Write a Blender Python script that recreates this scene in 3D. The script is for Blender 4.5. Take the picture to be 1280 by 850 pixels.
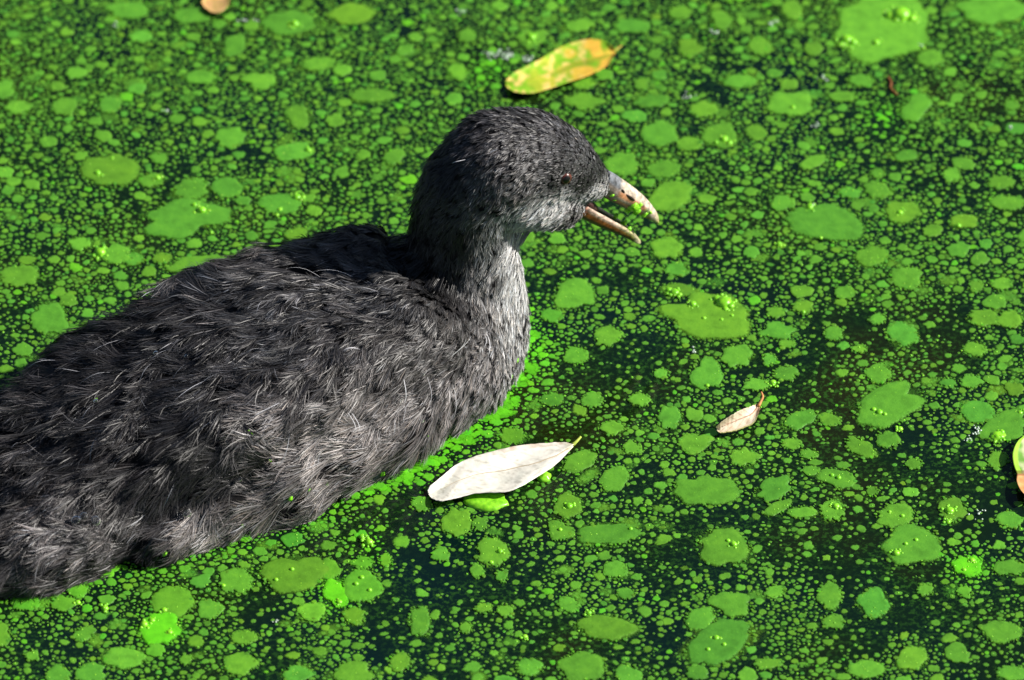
import bpy, bmesh, math, random
import numpy as np
from mathutils import Vector, Matrix
from mathutils.bvhtree import BVHTree

for o in list(bpy.data.objects):
    bpy.data.objects.remove(o, do_unlink=True)
scene = bpy.context.scene
COL = scene.collection
rng = np.random.default_rng(11)
random.seed(5)
R = math.radians

# ------------------------------------------------------------------ camera
ELEV = R(40.0)          # the camera looks down on the pond by this much
DIST = 3.0
PX = 0.000234           # metres per photo pixel (1280 wide) at the point looked at
fwd = Vector((0, math.cos(ELEV), -math.sin(ELEV)))
upv = Vector((0, math.sin(ELEV), math.cos(ELEV)))
rightv = Vector((1, 0, 0))
CAM = -fwd * DIST
cam_d = bpy.data.cameras.new('camera')
cam_d.sensor_width = 36.0
cam_d.lens = 36.0 * DIST / (1280 * PX)
cam_d.clip_start = 0.05
cam_d.clip_end = 200
cam = bpy.data.objects.new('camera', cam_d)
COL.objects.link(cam)
cam.matrix_world = Matrix(((1, 0, 0, CAM.x), (0, upv.y, -fwd.y, CAM.y), (0, upv.z, -fwd.z, CAM.z), (0, 0, 0, 1)))
cam_d.dof.use_dof = True
cam_d.dof.focus_distance = DIST - 0.050
cam_d.dof.aperture_fstop = 14.0
scene.camera = cam

def ray(px, py):
    return (fwd + rightv * ((px - 640) * PX / DIST) + upv * ((425 - py) * PX / DIST))
def PZ(px, py, z=0.0):                 # photo pixel -> point at height z
    d = ray(px, py); return CAM + d * ((z - CAM.z) / d.z)
def PY(px, py, y):                     # photo pixel -> point at distance y
    d = ray(px, py); return CAM + d * ((y - CAM.y) / d.y)

# ------------------------------------------------------------------ light
SUN_EL, SUN_AZ = R(35), R(4)          # azimuth from +X, negative = towards the camera
sdir = Vector((math.cos(SUN_EL) * math.cos(SUN_AZ), math.cos(SUN_EL) * math.sin(SUN_AZ), math.sin(SUN_EL)))
world = bpy.data.worlds.new('World'); scene.world = world; world.use_nodes = True
wn = world.node_tree.nodes; wl = world.node_tree.links; wn.clear()
sky = wn.new('ShaderNodeTexSky'); sky.sky_type = 'NISHITA'; sky.sun_disc = False
sky.sun_elevation = SUN_EL
sky.sun_rotation = math.atan2(sdir.x, sdir.y)
bg = wn.new('ShaderNodeBackground'); bg.inputs[1].default_value = 0.05
wo = wn.new('ShaderNodeOutputWorld')
wl.new(sky.outputs[0], bg.inputs[0]); wl.new(bg.outputs[0], wo.inputs[0])
sd = bpy.data.lights.new('sun', 'SUN'); sd.energy = 5.0; sd.angle = R(0.5); sd.color = (1.0, 0.95, 0.87)
so = bpy.data.objects.new('sun', sd); COL.objects.link(so); so.location = sdir * 5
so.rotation_euler = sdir.to_track_quat('Z', 'Y').to_euler()
scene.view_settings.view_transform = 'Standard'
scene.view_settings.look = 'None'
scene.view_settings.gamma = 1.0
scene.view_settings.exposure = 0.6
scene.view_settings.use_curve_mapping = False

# ------------------------------------------------------------------ helpers
def tag(o, label=None, cat=None, group=None, kind=None):
    if label: o['label'] = label
    if cat: o['category'] = cat
    if group: o['group'] = group
    if kind: o['kind'] = kind
    return o
def link(name, me, mat=None, parent=None):
    o = bpy.data.objects.new(name, me); COL.objects.link(o)
    if mat and me is not None and len(me.materials) == 0: me.materials.append(mat)
    if parent: o.parent = parent
    return o
def mesh(name, verts, faces, smooth=True):
    me = bpy.data.meshes.new(name); me.from_pydata([tuple(v) for v in verts], [], faces)
    if smooth: me.polygons.foreach_set('use_smooth', [True] * len(me.polygons))
    me.update(); return me
def set_col(me, cols, name='Col', alpha=None):
    a = me.color_attributes.new(name, 'FLOAT_COLOR', 'POINT')
    c = np.ones((len(me.vertices), 4), np.float32); c[:, :3] = cols
    if alpha is not None: c[:, 3] = alpha
    a.data.foreach_set('color', c.ravel())
def new_mat(name):
    m = bpy.data.materials.new(name); m.use_nodes = True
    nt = m.node_tree; b = nt.nodes['Principled BSDF']
    return m, nt, b
def N(nt, t, **kw):
    n = nt.nodes.new(t)
    for k, v in kw.items(): setattr(n, k, v)
    return n
def ramp(nt, src, stops):
    r = N(nt, 'ShaderNodeValToRGB'); e = r.color_ramp.elements
    while len(e) < len(stops): e.new(0.5)
    for el, (p, c) in zip(e, stops):
        el.position = p; el.color = (c[0], c[1], c[2], 1) if len(c) == 3 else c
    nt.links.new(src, r.inputs[0]); return r
def noise(nt, scale, detail=3, rough=0.55, vec=None):
    n = N(nt, 'ShaderNodeTexNoise'); n.inputs['Scale'].default_value = scale
    n.inputs['Detail'].default_value = detail; n.inputs['Roughness'].default_value = rough
    if vec is not None: nt.links.new(vec, n.inputs['Vector'])
    return n
def mixc(nt, fac, a, b, mode='MIX'):
    m = N(nt, 'ShaderNodeMix', data_type='RGBA', blend_type=mode)
    for s, v in ((m.inputs[0], fac), (m.inputs[6], a), (m.inputs[7], b)):
        if hasattr(v, 'links'): nt.links.new(v, s)
        elif isinstance(v, (int, float)): s.default_value = v
        else: s.default_value = (v[0], v[1], v[2], 1)
    return m.outputs[2]
def bump(nt, b, src, strength, dist):
    bp = N(nt, 'ShaderNodeBump'); bp.inputs['Strength'].default_value = strength; bp.inputs['Distance'].default_value = dist
    nt.links.new(src, bp.inputs['Height']); nt.links.new(bp.outputs[0], b.inputs['Normal'])
def tube(pts, rad, seg=8):
    pts = [Vector(p) for p in pts]; V = []; F = []
    for i, p in enumerate(pts):
        t = (pts[min(i + 1, len(pts) - 1)] - pts[max(i - 1, 0)]).normalized()
        a = t.cross(Vector((0, 0, 1)));
        if a.length < 1e-4: a = t.cross(Vector((0, 1, 0)))
        a.normalize(); b = t.cross(a)
        for k in range(seg):
            th = 2 * math.pi * k / seg
            V.append(p + (a * math.cos(th) + b * math.sin(th)) * rad[i])
    for i in range(len(pts) - 1):
        for k in range(seg):
            F.append((i * seg + k, i * seg + (k + 1) % seg, (i + 1) * seg + (k + 1) % seg, (i + 1) * seg + k))
    F.append(tuple(range(seg))[::-1]); F.append(tuple(range((len(pts) - 1) * seg, len(pts) * seg)))
    return V, F
def catmull(pts, n):
    P = [Vector(p) for p in pts]; P = [P[0] * 2 - P[1]] + P + [P[-1] * 2 - P[-2]]
    out = []; m = len(P) - 3
    for i in range(n):
        u = i / (n - 1) * m; k = min(int(u), m - 1); t = u - k
        a, b, c, d = P[k:k + 4]
        out.append(0.5 * ((2 * b) + (c - a) * t + (2 * a - 5 * b + 4 * c - d) * t * t + (3 * b - a - 3 * c + d) * t ** 3))
    return out

# ------------------------------------------------------------------ materials
GEOM = X0, X1, Y0, Y1 = -0.27, 0.27, -0.30, 0.36      # where the algae is built as geometry
def mat_water():
    m, nt, b = new_mat('pond_water')
    g = N(nt, 'ShaderNodeNewGeometry'); pos = g.outputs['Position']
    n1 = noise(nt, 14, 3, 0.6, pos)
    deep = ramp(nt, n1.outputs['Fac'], [(0.35, (0.0016, 0.010, 0.0085)), (0.55, (0.0035, 0.013, 0.003)), (0.68, (0.011, 0.014, 0.002))])
    n2 = noise(nt, 620, 4, 0.65, pos)
    fine = ramp(nt, n2.outputs['Fac'], [(0.50, (0, 0, 0)), (0.60, (1, 1, 1))])
    n2b = noise(nt, 30, 2, 0.5, pos)
    dens = ramp(nt, n2b.outputs['Fac'], [(0.38, (0.05,) * 3), (0.62, (0.75,) * 3)])
    f = N(nt, 'ShaderNodeMath', operation='MULTIPLY'); nt.links.new(fine.outputs[0], f.inputs[0]); nt.links.new(dens.outputs[0], f.inputs[1])
    near = mixc(nt, f.outputs[0], deep.outputs[0], (0.024, 0.090, 0.009))
    # beyond the modelled stretch the patches are too far to build singly
    mp = N(nt, 'ShaderNodeMapping'); nt.links.new(pos, mp.inputs[0])
    v1 = N(nt, 'ShaderNodeTexVoronoi', feature='DISTANCE_TO_EDGE'); v1.inputs['Scale'].default_value = 170
    nt.links.new(mp.outputs[0], v1.inputs['Vector'])
    n3 = noise(nt, 60, 3, 0.6, pos)
    mm = N(nt, 'ShaderNodeMath', operation='MULTIPLY'); nt.links.new(v1.outputs['Distance'], mm.inputs[0]); nt.links.new(n3.outputs['Fac'], mm.inputs[1])
    fr = ramp(nt, mm.outputs[0], [(0.045, (0, 0, 0)), (0.07, (1, 1, 1))])
    far = mixc(nt, fr.outputs[0], deep.outputs[0], (0.07, 0.25, 0.018))
    sx = N(nt, 'ShaderNodeSeparateXYZ'); nt.links.new(pos, sx.inputs[0])
    def out(sock, c, h):
        a = N(nt, 'ShaderNodeMath', operation='SUBTRACT'); nt.links.new(sock, a.inputs[0]); a.inputs[1].default_value = c
        d = N(nt, 'ShaderNodeMath', operation='ABSOLUTE'); nt.links.new(a.outputs[0], d.inputs[0])
        e = N(nt, 'ShaderNodeMath', operation='GREATER_THAN'); nt.links.new(d.outputs[0], e.inputs[0]); e.inputs[1].default_value = h
        return e.outputs[0]
    ox = out(sx.outputs[0], (X0 + X1) / 2, (X1 - X0) / 2); oy = out(sx.outputs[1], (Y0 + Y1) / 2, (Y1 - Y0) / 2)
    mx = N(nt, 'ShaderNodeMath', operation='MAXIMUM'); nt.links.new(ox, mx.inputs[0]); nt.links.new(oy, mx.inputs[1])
    nt.links.new(mixc(nt, mx.outputs[0], near, far), b.inputs['Base Color'])
    b.inputs['Roughness'].default_value = 0.09; b.inputs['IOR'].default_value = 1.33
    n4 = noise(nt, 90, 2, 0.5, pos); bump(nt, b, n4.outputs['Fac'], 0.25, 0.0008)
    return m
def mat_algae():
    m, nt, b = new_mat('algae_film')
    g = N(nt, 'ShaderNodeNewGeometry'); pos = g.outputs['Position']
    at = N(nt, 'ShaderNodeAttribute', attribute_name='Col')
    n1 = noise(nt, 260, 4, 0.6, pos)
    v = ramp(nt, n1.outputs['Fac'], [(0.28, (0.72, 0.74, 0.7)), (0.5, (1, 1, 1)), (0.72, (1.28, 1.18, 1.1))])
    c = mixc(nt, 1.0, at.outputs['Color'], v.outputs[0], 'MULTIPLY')
    n3 = noise(nt, 1500, 2, 0.5, pos)
    sp = ramp(nt, n3.outputs['Fac'], [(0.66, (0, 0, 0)), (0.74, (1, 1, 1))])
    f = N(nt, 'ShaderNodeMath', operation='MULTIPLY'); nt.links.new(sp.outputs[0], f.inputs[0]); f.inputs[1].default_value = 0.45
    c = mixc(nt, f.outputs[0], c, (0.2, 0.55, 0.02))
    nt.links.new(c, b.inputs['Base Color'])
    b.inputs['Roughness'].default_value = 0.55
    b.inputs['Specular IOR Level'].default_value = 0.25
    n2 = noise(nt, 900, 3, 0.6, pos); bump(nt, b, n2.outputs['Fac'], 0.35, 0.0003)
    # the film thins out towards its rim and breaks up there
    n5 = noise(nt, 1700, 3, 0.65, pos)
    ad = N(nt, 'ShaderNodeMath', operation='ADD'); nt.links.new(at.outputs['Alpha'], ad.inputs[0]); nt.links.new(n5.outputs['Fac'], ad.inputs[1])
    mr = N(nt, 'ShaderNodeMapRange'); nt.links.new(ad.outputs[0], mr.inputs[0]); mr.inputs[1].default_value = 0.72; mr.inputs[2].default_value = 1.12
    nt.links.new(mr.outputs[0], b.inputs['Alpha'])
    return m
def mat_bubble():
    m, nt, b = new_mat('algae_bubble')
    at = N(nt, 'ShaderNodeAttribute', attribute_name='Col')
    g = N(nt, 'ShaderNodeNewGeometry')
    n1 = noise(nt, 700, 2, 0.5, g.outputs['Position'])
    v = ramp(nt, n1.outputs['Fac'], [(0.3, (0.13, 0.42, 0.012)), (0.7, (0.30, 0.72, 0.03))])
    nt.links.new(v.outputs[0], b.inputs['Base Color'])
    b.inputs['Roughness'].default_value = 0.32
    b.inputs['Specular IOR Level'].default_value = 0.4
    b.inputs['Subsurface Weight'].default_value = 0.35
    b.inputs['Subsurface Radius'].default_value = (0.3, 1.0, 0.1)
    b.inputs['Subsurface Scale'].default_value = 0.001
    return m
def mat_feather(name, rough=0.5, spec=0.35):
    m, nt, b = new_mat(name)
    at = N(nt, 'ShaderNodeAttribute', attribute_name='Col')
    nt.links.new(at.outputs['Color'], b.inputs['Base Color'])
    b.inputs['Roughness'].default_value = rough
    b.inputs['Specular IOR Level'].default_value = spec
    return m
def mat_vcol(name, rough=0.4, spec=0.5, nscale=800, namp=0.35, bstr=0.3, coat=0):
    m, nt, b = new_mat(name)
    at = N(nt, 'ShaderNodeAttribute', attribute_name='Col')
    tc = N(nt, 'ShaderNodeTexCoord')
    n1 = noise(nt, nscale, 4, 0.6, tc.outputs['Object'])
    v = ramp(nt, n1.outputs['Fac'], [(0.3, (1 - namp,) * 3), (0.7, (1 + namp,) * 3)])
    nt.links.new(mixc(nt, 1.0, at.outputs['Color'], v.outputs[0], 'MULTIPLY'), b.inputs['Base Color'])
    b.inputs['Roughness'].default_value = rough; b.inputs['Specular IOR Level'].default_value = spec
    b.inputs['Coat Weight'].default_value = coat; b.inputs['Coat Roughness'].default_value = 0.1
    bump(nt, b, n1.outputs['Fac'], bstr, 0.0003)
    return m
def mat_plain(name, col, rough=0.4, spec=0.5):
    m, nt, b = new_mat(name)
    tc = N(nt, 'ShaderNodeTexCoord'); n1 = noise(nt, 600, 3, 0.6, tc.outputs['Object'])
    v = ramp(nt, n1.outputs['Fac'], [(0.3, tuple(c * 0.75 for c in col)), (0.7, tuple(min(1, c * 1.2) for c in col))])
    nt.links.new(v.outputs[0], b.inputs['Base Color'])
    b.inputs['Roughness'].default_value = rough; b.inputs['Specular IOR Level'].default_value = spec
    return m
def mat_drop():
    m, nt, b = new_mat('clear_water')
    b.inputs['Base Color'].default_value = (0.95, 0.98, 1, 1); b.inputs['Transmission Weight'].default_value = 1
    b.inputs['IOR'].default_value = 1.33; b.inputs['Roughness'].default_value = 0.02
    return m
M_WATER = mat_water(); M_ALGAE = mat_algae(); M_BUB = mat_bubble(); M_DROP = mat_drop()
M_SKIN = mat_plain('dark_skin', (0.012, 0.011, 0.012), 0.8, 0.1)
M_DOWN = mat_feather('down_plumage', 0.44, 0.42)
M_QUILL = mat_feather('pale_filament', 0.35, 0.5)
M_BILL = mat_vcol('horn_bill', 0.42, 0.45, 650, 0.75, 0.6, 0.15)
M_LEAF = mat_vcol('dry_leaf', 0.6, 0.3, 420, 0.16, 0.35)
M_EYE = mat_vcol('eye', 0.3, 0.4, 900, 0.2, 0.0, 0.0)

# ------------------------------------------------------------------ water
me = mesh('water', [(-20, -20, 0), (20, -20, 0), (20, 20, 0), (-20, 20, 0)], [(0, 1, 2, 3)], False)
tag(link('water', me, M_WATER), kind='structure')

# ------------------------------------------------------------------ bird: body surface
AX = R(29)                                   # the bird heads away from the camera by this angle
hd = Vector((math.cos(AX), math.sin(AX), 0)); ln = Vector((-math.sin(AX), math.cos(AX), 0))
FRONT = Vector((0.003, 0.0045, 0))
def body_pt(u, s, z): return FRONT - hd * u + ln * s + Vector((0, 0, z))
SECT = [(0.004, 0.008, 0.020), (0.012, 0.017, 0.028), (0.024, 0.0255, 0.034), (0.045, 0.034, 0.0385), (0.075, 0.0395, 0.0395),
        (0.105, 0.0395, 0.0360), (0.122, 0.0360, 0.0325), (0.14, 0.0345, 0.0275), (0.17, 0.0305, 0.0175), (0.20, 0.0235, 0.0100), (0.23, 0.015, 0.008), (0.25, 0.006, 0.006)]
V = []; F = []; seg = 40
for (u, w, zt) in SECT:
    zm = 0.008
    for k in range(seg):
        th = 2 * math.pi * k / seg; c, s = math.cos(th), math.sin(th)
        e = 2 / 2.25
        cc = math.copysign(abs(c) ** e, c); ss = math.copysign(abs(s) ** e, s)
        V.append(body_pt(u, w * cc, zm + (zt - zm) * ss if s > 0 else zm + 0.03 * ss))
for i in range(len(SECT) - 1):
    for k in range(seg):
        F.append((i * seg + k, i * seg + (k + 1) % seg, (i + 1) * seg + (k + 1) % seg, (i + 1) * seg + k))
F.append(tuple(range(seg))); F.append(tuple(range((len(SECT) - 1) * seg, len(SECT) * seg))[::-1])
bm = bmesh.new()
bv = [bm.verts.new(v) for v in V]
for f in F: bm.faces.new([bv[i] for i in f])
bmesh.ops.recalc_face_normals(bm, faces=bm.faces[:])
YH = -0.002
def ball(p, r, sc=(1, 1, 1)):
    mtx = Matrix.Translation(p) @ Matrix.Diagonal((*sc, 1))
    bmesh.ops.create_icosphere(bm, subdivisions=3, radius=r, matrix=mtx)
def chain(items, n=6):
    for a, b in zip(items[:-1], items[1:]):
        for i in range(n):
            t = i / n
            ball(a[0].lerp(b[0], t), a[1] * (1 - t) + b[1] * t)
    ball(*items[-1])
HT = R(20)                                   # the head points away from the camera by this angle
HLAT = Vector((-math.sin(HT), math.cos(HT), 0))
HORG = Vector(((600 - 640) * PX, YH, 0))
def yh(px): return YH + max(0, px - 600) * PX * math.tan(HT)
def HP(px, py, off=0.0):                       # photo pixel -> point in the head's upright middle plane (or beside it)
    d = ray(px, py); o = HORG + HLAT * off
    return CAM + d * ((o - CAM).dot(HLAT) / d.dot(HLAT))
def hp(px, py, r, y=None): return (PY(px, py, yh(px) if y is None else y), r * PX)
# neck from the breast to the nape
chain([hp(540, 455, 88, -0.012), hp(566, 422, 86, -0.006), hp(580, 385, 77, -0.003), hp(581, 345, 70), hp(579, 305, 65), hp(577, 268, 62), hp(590, 232, 61), hp(622, 204, 66)], 6)
# skull, forehead, lores, chin
chain([hp(622, 204, 66), hp(658, 198, 61), hp(690, 202, 49), hp(716, 215, 36), hp(741, 228, 22)], 6)
for s in (-1, 1):
    chain([(HP(640, 232) + HLAT * (s * .0035), 43 * PX), (HP(682, 248) + HLAT * (s * .0030), 31 * PX), (HP(708, 256) + HLAT * (s * .0015), 20 * PX)], 6)
# cover feathers of the flank and the folded wing swell out of the trunk
for s in (-1, 1):
    chain([(body_pt(0.034, s * 0.0150, 0.012), 0.0165), (body_pt(0.062, s * 0.0230, 0.011), 0.0165), (body_pt(0.095, s * 0.0270, 0.008), 0.0165), (body_pt(0.112, s * 0.0300, 0.005), 0.0130)], 6)
    chain([(body_pt(0.045, s * 0.017, 0.025), 0.0145), (body_pt(0.085, s * 0.0225, 0.0225), 0.0155), (body_pt(0.125, s * 0.0215, 0.0165), 0.0140), (body_pt(0.16, s * 0.016, 0.0085), 0.0110), (body_pt(0.19, s * 0.009, 0.003), 0.008)], 6)
    chain([(body_pt(0.120, s * 0.0305, 0.003), 0.0115), (body_pt(0.138, s * 0.0310, 0.002), 0.0100)], 5)
    chain([(body_pt(0.160, s * 0.0265, 0.003), 0.0120), (body_pt(0.185, s * 0.0195, 0.003), 0.0110), (body_pt(0.205, s * 0.012, 0.003), 0.009)], 5)
tmp_me = bpy.data.meshes.new('body_tmp'); bm.to_mesh(tmp_me); bm.free()
tmp = bpy.data.objects.new('body_tmp', tmp_me); COL.objects.link(tmp)
mo = tmp.modifiers.new('r', 'REMESH'); mo.mode = 'VOXEL'; mo.voxel_size = 0.0011
ms = tmp.modifiers.new('s', 'SMOOTH'); ms.factor = 0.5; ms.iterations = 14
dg = bpy.context.evaluated_depsgraph_get()
body_me = bpy.data.meshes.new_from_object(tmp.evaluated_get(dg)); body_me.name = 'body'
bpy.data.objects.remove(tmp, do_unlink=True)
from mathutils import noise as mn
bc = np.empty(len(body_me.vertices) * 3, np.float32); body_me.vertices.foreach_get('co', bc); bc = bc.reshape(-1, 3)
bn = np.empty(len(body_me.vertices) * 3, np.float32); body_me.vertices.foreach_get('normal', bn); bn = bn.reshape(-1, 3)
for i in range(len(bc)):                      # folds and tufts of the plumage as relief
    v = Vector(bc[i].tolist()); u = -(v - FRONT).dot(hd)
    k = max(0, min(1, (u - 0.02) / 0.03)) * max(0, min(1, (0.046 - v.z) / 0.006))
    if k > 0:
        q = Vector((v.x, v.y * 1.3, v.z)) * 62
        h = mn.noise(q) * 0.0021 + mn.noise(q * 2.3 + Vector((3, 1, 7))) * 0.0012
        bc[i] += bn[i] * (h * k * (0.7 + 0.6 * min(1, u / .1)))
body_me.vertices.foreach_set('co', bc.ravel())
body_me.polygons.foreach_set('use_smooth', [True] * len(body_me.polygons)); body_me.update()

bird = bpy.data.objects.new('coot_chick', None); COL.objects.link(bird); bird.empty_display_size = 0.02
BASE = body_pt(0.10, 0, 0); bird.location = BASE
tag(bird, 'fluffy charcoal coot chick with open bill swimming among green algae', 'bird')
def part(name, me, mat, parent=None, kind=None, label=None):
    o = link(name, me, mat, parent or bird)
    o.matrix_parent_inverse = Matrix.Translation(-BASE) if o.parent is bird else Matrix()
    if kind: o['kind'] = kind
    if label: o['label'] = label
    return o
body_o = part('body', body_me, M_SKIN)

nv = len(body_me.vertices); co = np.empty(nv * 3, np.float32); body_me.vertices.foreach_get('co', co); co = co.reshape(-1, 3).astype(float)
body_me.calc_loop_triangles(); nt_ = len(body_me.loop_triangles)
tri = np.empty(nt_ * 3, np.int32); body_me.loop_triangles.foreach_get('vertices', tri); tri = tri.reshape(-1, 3)
vn = np.empty(nv * 3, np.float32); body_me.vertices.foreach_get('normal', vn); vn = vn.reshape(-1, 3).astype(float)
bvh = BVHTree.FromPolygons([tuple(v) for v in co], [tuple(int(i) for i in t) for t in tri])
A_, B_, C_ = co[tri[:, 0]], co[tri[:, 1]], co[tri[:, 2]]
area = 0.5 * np.linalg.norm(np.cross(B_ - A_, C_ - A_), axis=1)
area[(A_[:, 2] < -0.004)] = 0
print('body', nv, 'area cm2', area.sum() * 1e4)

# ------------------------------------------------------------------ bird: plumage control points
# photo px, flow angle (0 right, 90 up), length mm, width mm, lift, mess, root colour, tip colour, tip variation
K = (0.012, 0.011, 0.013)
CP = [  # head
 ('h', 738, 190, 120, 2.2, 0.7, .14, .3, (.025,.025,.027), (.13,.13,.14), .7),
 ('h', 748, 212, 150, 1.6, 0.6, .10, .3, (.02,.02,.02), (.07,.07,.075), .4),
 ('h', 705, 165, 160, 2.6, 0.9, .16, .4, K, (.088,.087,.098), .8),
 ('h', 650, 150, 190, 3.6, 1.1, .22, .5, K, (.075,.073,.080), .6),
 ('h', 690, 195, 185, 3.0, 1.0, .2, .5, K, (.10,.098,.104), .8),
 ('h', 640, 195, 205, 3.6, 1.1, .28, .6, K, (.095,.092,.098), .8),
 ('h', 590, 170, 215, 4.0, 1.2, .28, .5, K, (.060,.058,.065), .7),
 ('h', 560, 220, 245, 4.5, 1.3, .25, .5, K, (.035,.034,.038), .6),
 ('h', 610, 240, 235, 3.6, 1.1, .28, .6, K, (.10,.098,.10), .8),
 ('h', 660, 235, 215, 3.2, 1.0, .25, .6, K, (.13,.125,.125), .8),
 ('h', 724, 229, 190, 1.6, 0.7, .08, .4, K, (.009,.009,.010), .3),
 ('h', 735, 228, 190, 1.4, 0.6, .06, .4, K, (.012,.012,.013), .3),
 ('h', 700, 222, 190, 1.6, 0.7, .10, .4, K, (.030,.030,.032), .3),
 ('h', 740, 243, 200, 2.0, 0.7, .15, .5, (.26,.26,.26), (.42,.41,.40), .35),
 ('h', 705, 246, 205, 2.8, 0.8, .20, .5, (.26,.26,.26), (.46,.45,.44), .35),
 ('h', 672, 262, 222, 4.2, 0.9, .22, .5, (.26,.26,.26), (.50,.49,.48), .35),
 ('h', 715, 270, 190, 2.6, 0.8, .22, .5, (.05,.05,.05), (.22,.21,.21), .5),
 ('h', 690, 278, 205, 4.0, 0.9, .25, .5, (.28,.28,.28), (.52,.51,.50), .35),
 ('h', 640, 275, 235, 4.0, 1.1, .20, .5, (.06,.07,.07), (.28,.29,.29), .5),
 # neck
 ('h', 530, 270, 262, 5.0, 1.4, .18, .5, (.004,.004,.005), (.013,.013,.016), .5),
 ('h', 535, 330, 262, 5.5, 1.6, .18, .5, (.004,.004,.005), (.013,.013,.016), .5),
 ('h', 612, 300, 258, 4.5, 1.3, .18, .5, (.03,.034,.034), (.12,.125,.125), .5),
 ('h', 575, 300, 258, 4.5, 1.3, .18, .5, (.004,.004,.005), (.016,.016,.019), .5),  # black nape carried on over the neck's shaded half, that shade painted in
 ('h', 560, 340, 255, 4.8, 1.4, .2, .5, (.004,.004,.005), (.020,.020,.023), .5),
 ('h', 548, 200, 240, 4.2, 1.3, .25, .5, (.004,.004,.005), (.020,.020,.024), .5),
 ('h', 640, 310, 262, 4.0, 1.2, .08, .4, (.42,.42,.43), (.56,.56,.57), .2),
 ('h', 645, 350, 264, 4.2, 1.2, .08, .4, (.50,.50,.50), (.62,.62,.62), .2),
 ('h', 600, 350, 245, 4.2, 1.2, .25, .6, (.02,.02,.02), (.16,.155,.155), .8),
 ('h', 565, 375, 245, 4.8, 1.4, .25, .6, K, (.045,.043,.045), .6),
 ('t', 640, 400, 260, 4.6, 1.4, .22, .5, (.12,.12,.12), (.36,.35,.35), .6),
 ('t', 600, 400, 250, 4.8, 1.5, .25, .6, K, (.12,.115,.115), .7),
 ('t', 632, 440, 255, 6.0, 1.7, .25, .5, (.08,.08,.08), (.30,.29,.29), .6),
 ('t', 560, 420, 225, 6.0, 2.0, .15, .6, K, (.075,.07,.07), .6),
 ('t', 600, 470, 245, 7.0, 2.2, .22, .5, (.03,.028,.028), (.20,.185,.185), .5),
 ('t', 560, 520, 238, 9.0, 3.2, .18, .4, (.035,.032,.032), (.20,.182,.182), .4),
 # flank
 ('t', 500, 540, 225, 12.0, 4.0, .14, .3, (.035,.032,.032), (.20,.182,.180), .4),
 ('t', 480, 480, 235, 11.0, 4.0, .15, .4, (.028,.026,.026), (.165,.152,.152), .5),
 ('t', 430, 560, 205, 13.0, 4.5, .14, .3, (.05,.045,.045), (.285,.26,.255), .4),
 ('t', 420, 610, 212, 13.0, 4.2, .12, .3, (.045,.04,.04), (.25,.228,.225), .4),
 ('t', 360, 545, 188, 15.0, 5.0, .18, .3, (.045,.04,.04), (.27,.246,.243), .5),
 ('t', 350, 620, 205, 14.0, 4.5, .14, .3, (.035,.032,.032), (.21,.192,.19), .5),
 ('t', 270, 650, 200, 14.0, 4.5, .18, .4, (.045,.04,.04), (.28,.256,.252), .5),
 # back and folded wing
 ('t', 500, 430, 205, 10.0, 3.0, .15, .7, K, (.085,.08,.08), .6),
 ('t', 440, 400, 190, 11.0, 2.8, .16, .7, K, (.075,.072,.075), .7),
 ('t', 420, 450, 225, 11.0, 3.5, .16, .6, K, (.082,.076,.078), .6),
 ('t', 350, 400, 190, 11.0, 2.8, .18, .8, K, (.070,.070,.076), .8),
 ('t', 300, 360, 190, 11.0, 2.6, .18, .8, K, (.070,.072,.080), .9),
 ('t', 380, 470, 245, 11.0, 3.4, .18, .5, K, (.075,.070,.074), .6),
 ('t', 300, 450, 225, 12.0, 3.4, .22, .8, K, (.048,.047,.052), .8),
 ('t', 280, 510, 235, 14.0, 3.6, .25, .7, (.006,.006,.007), (.030,.030,.036), .8),  # cavity shade between wing and flank painted into the near-black rows from here
 ('t', 250, 540, 230, 13.0, 3.2, .2, .7, (.004,.004,.005), (.016,.016,.019), .7),
 ('t', 215, 603, 215, 12.0, 3.0, .15, .7, (.004,.004,.005), (.018,.017,.019), .6),
 ('t', 335, 592, 195, 10.0, 3.0, .10, .6, (.004,.004,.005), (.028,.026,.027), .6),
 ('t', 238, 490, 235, 13.0, 3.2, .2, .8, K, (.026,.026,.031), .8),
 ('t', 255, 575, 225, 12.0, 3.0, .15, .7, (.004,.004,.005), (.018,.018,.020), .6),
 ('t', 300, 588, 200, 11.0, 3.0, .10, .7, (.004,.004,.005), (.022,.021,.022), .6),
 ('t', 220, 560, 250, 15.0, 3.6, .28, .6, (.006,.006,.007), (.048,.045,.048), .8),
 ('t', 220, 420, 215, 12.0, 3.0, .22, .8, K, (.046,.046,.051), 1.0),
 ('t', 150, 430, 215, 12.0, 3.0, .25, .8, K, (.042,.042,.047), 1.0),
 ('t', 140, 500, 230, 13.0, 3.2, .28, .9, K, (.050,.048,.051), .9),
 ('t', 60, 510, 215, 13.0, 3.2, .28, .9, K, (.042,.041,.045), .9),
 ('t', 60, 590, 225, 14.0, 3.4, .28, .9, K, (.055,.052,.056), .9),
 ('t', 150, 590, 245, 14.0, 3.4, .28, .8, K, (.058,.054,.057), .8),
 ('t', 90, 650, 210, 13.0, 3.4, .30, .9, K, (.105,.097,.10), .9),
 ('t', 197, 692, 240, 9.0, 3.0, .15, .6, (.004,.004,.005), (.018,.017,.018), .6),  # shade in the notch behind the flank swelling, painted as dark tips
 ('t', 180, 650, 205, 13.0, 3.6, .25, .8, K, (.080,.074,.076), .7),
 ('t', 150, 700, 200, 12.0, 3.4, .20, .7, K, (.10,.092,.092), .6),
 ('t', 40, 710, 205, 12.0, 3.4, .22, .7, K, (.075,.07,.07), .6),
 ('t', 430, 335, 182, 9.0, 2.6, .25, .8, K, (.060,.062,.070), .8),
]
pos = []; dirs = []; par = []
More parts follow.
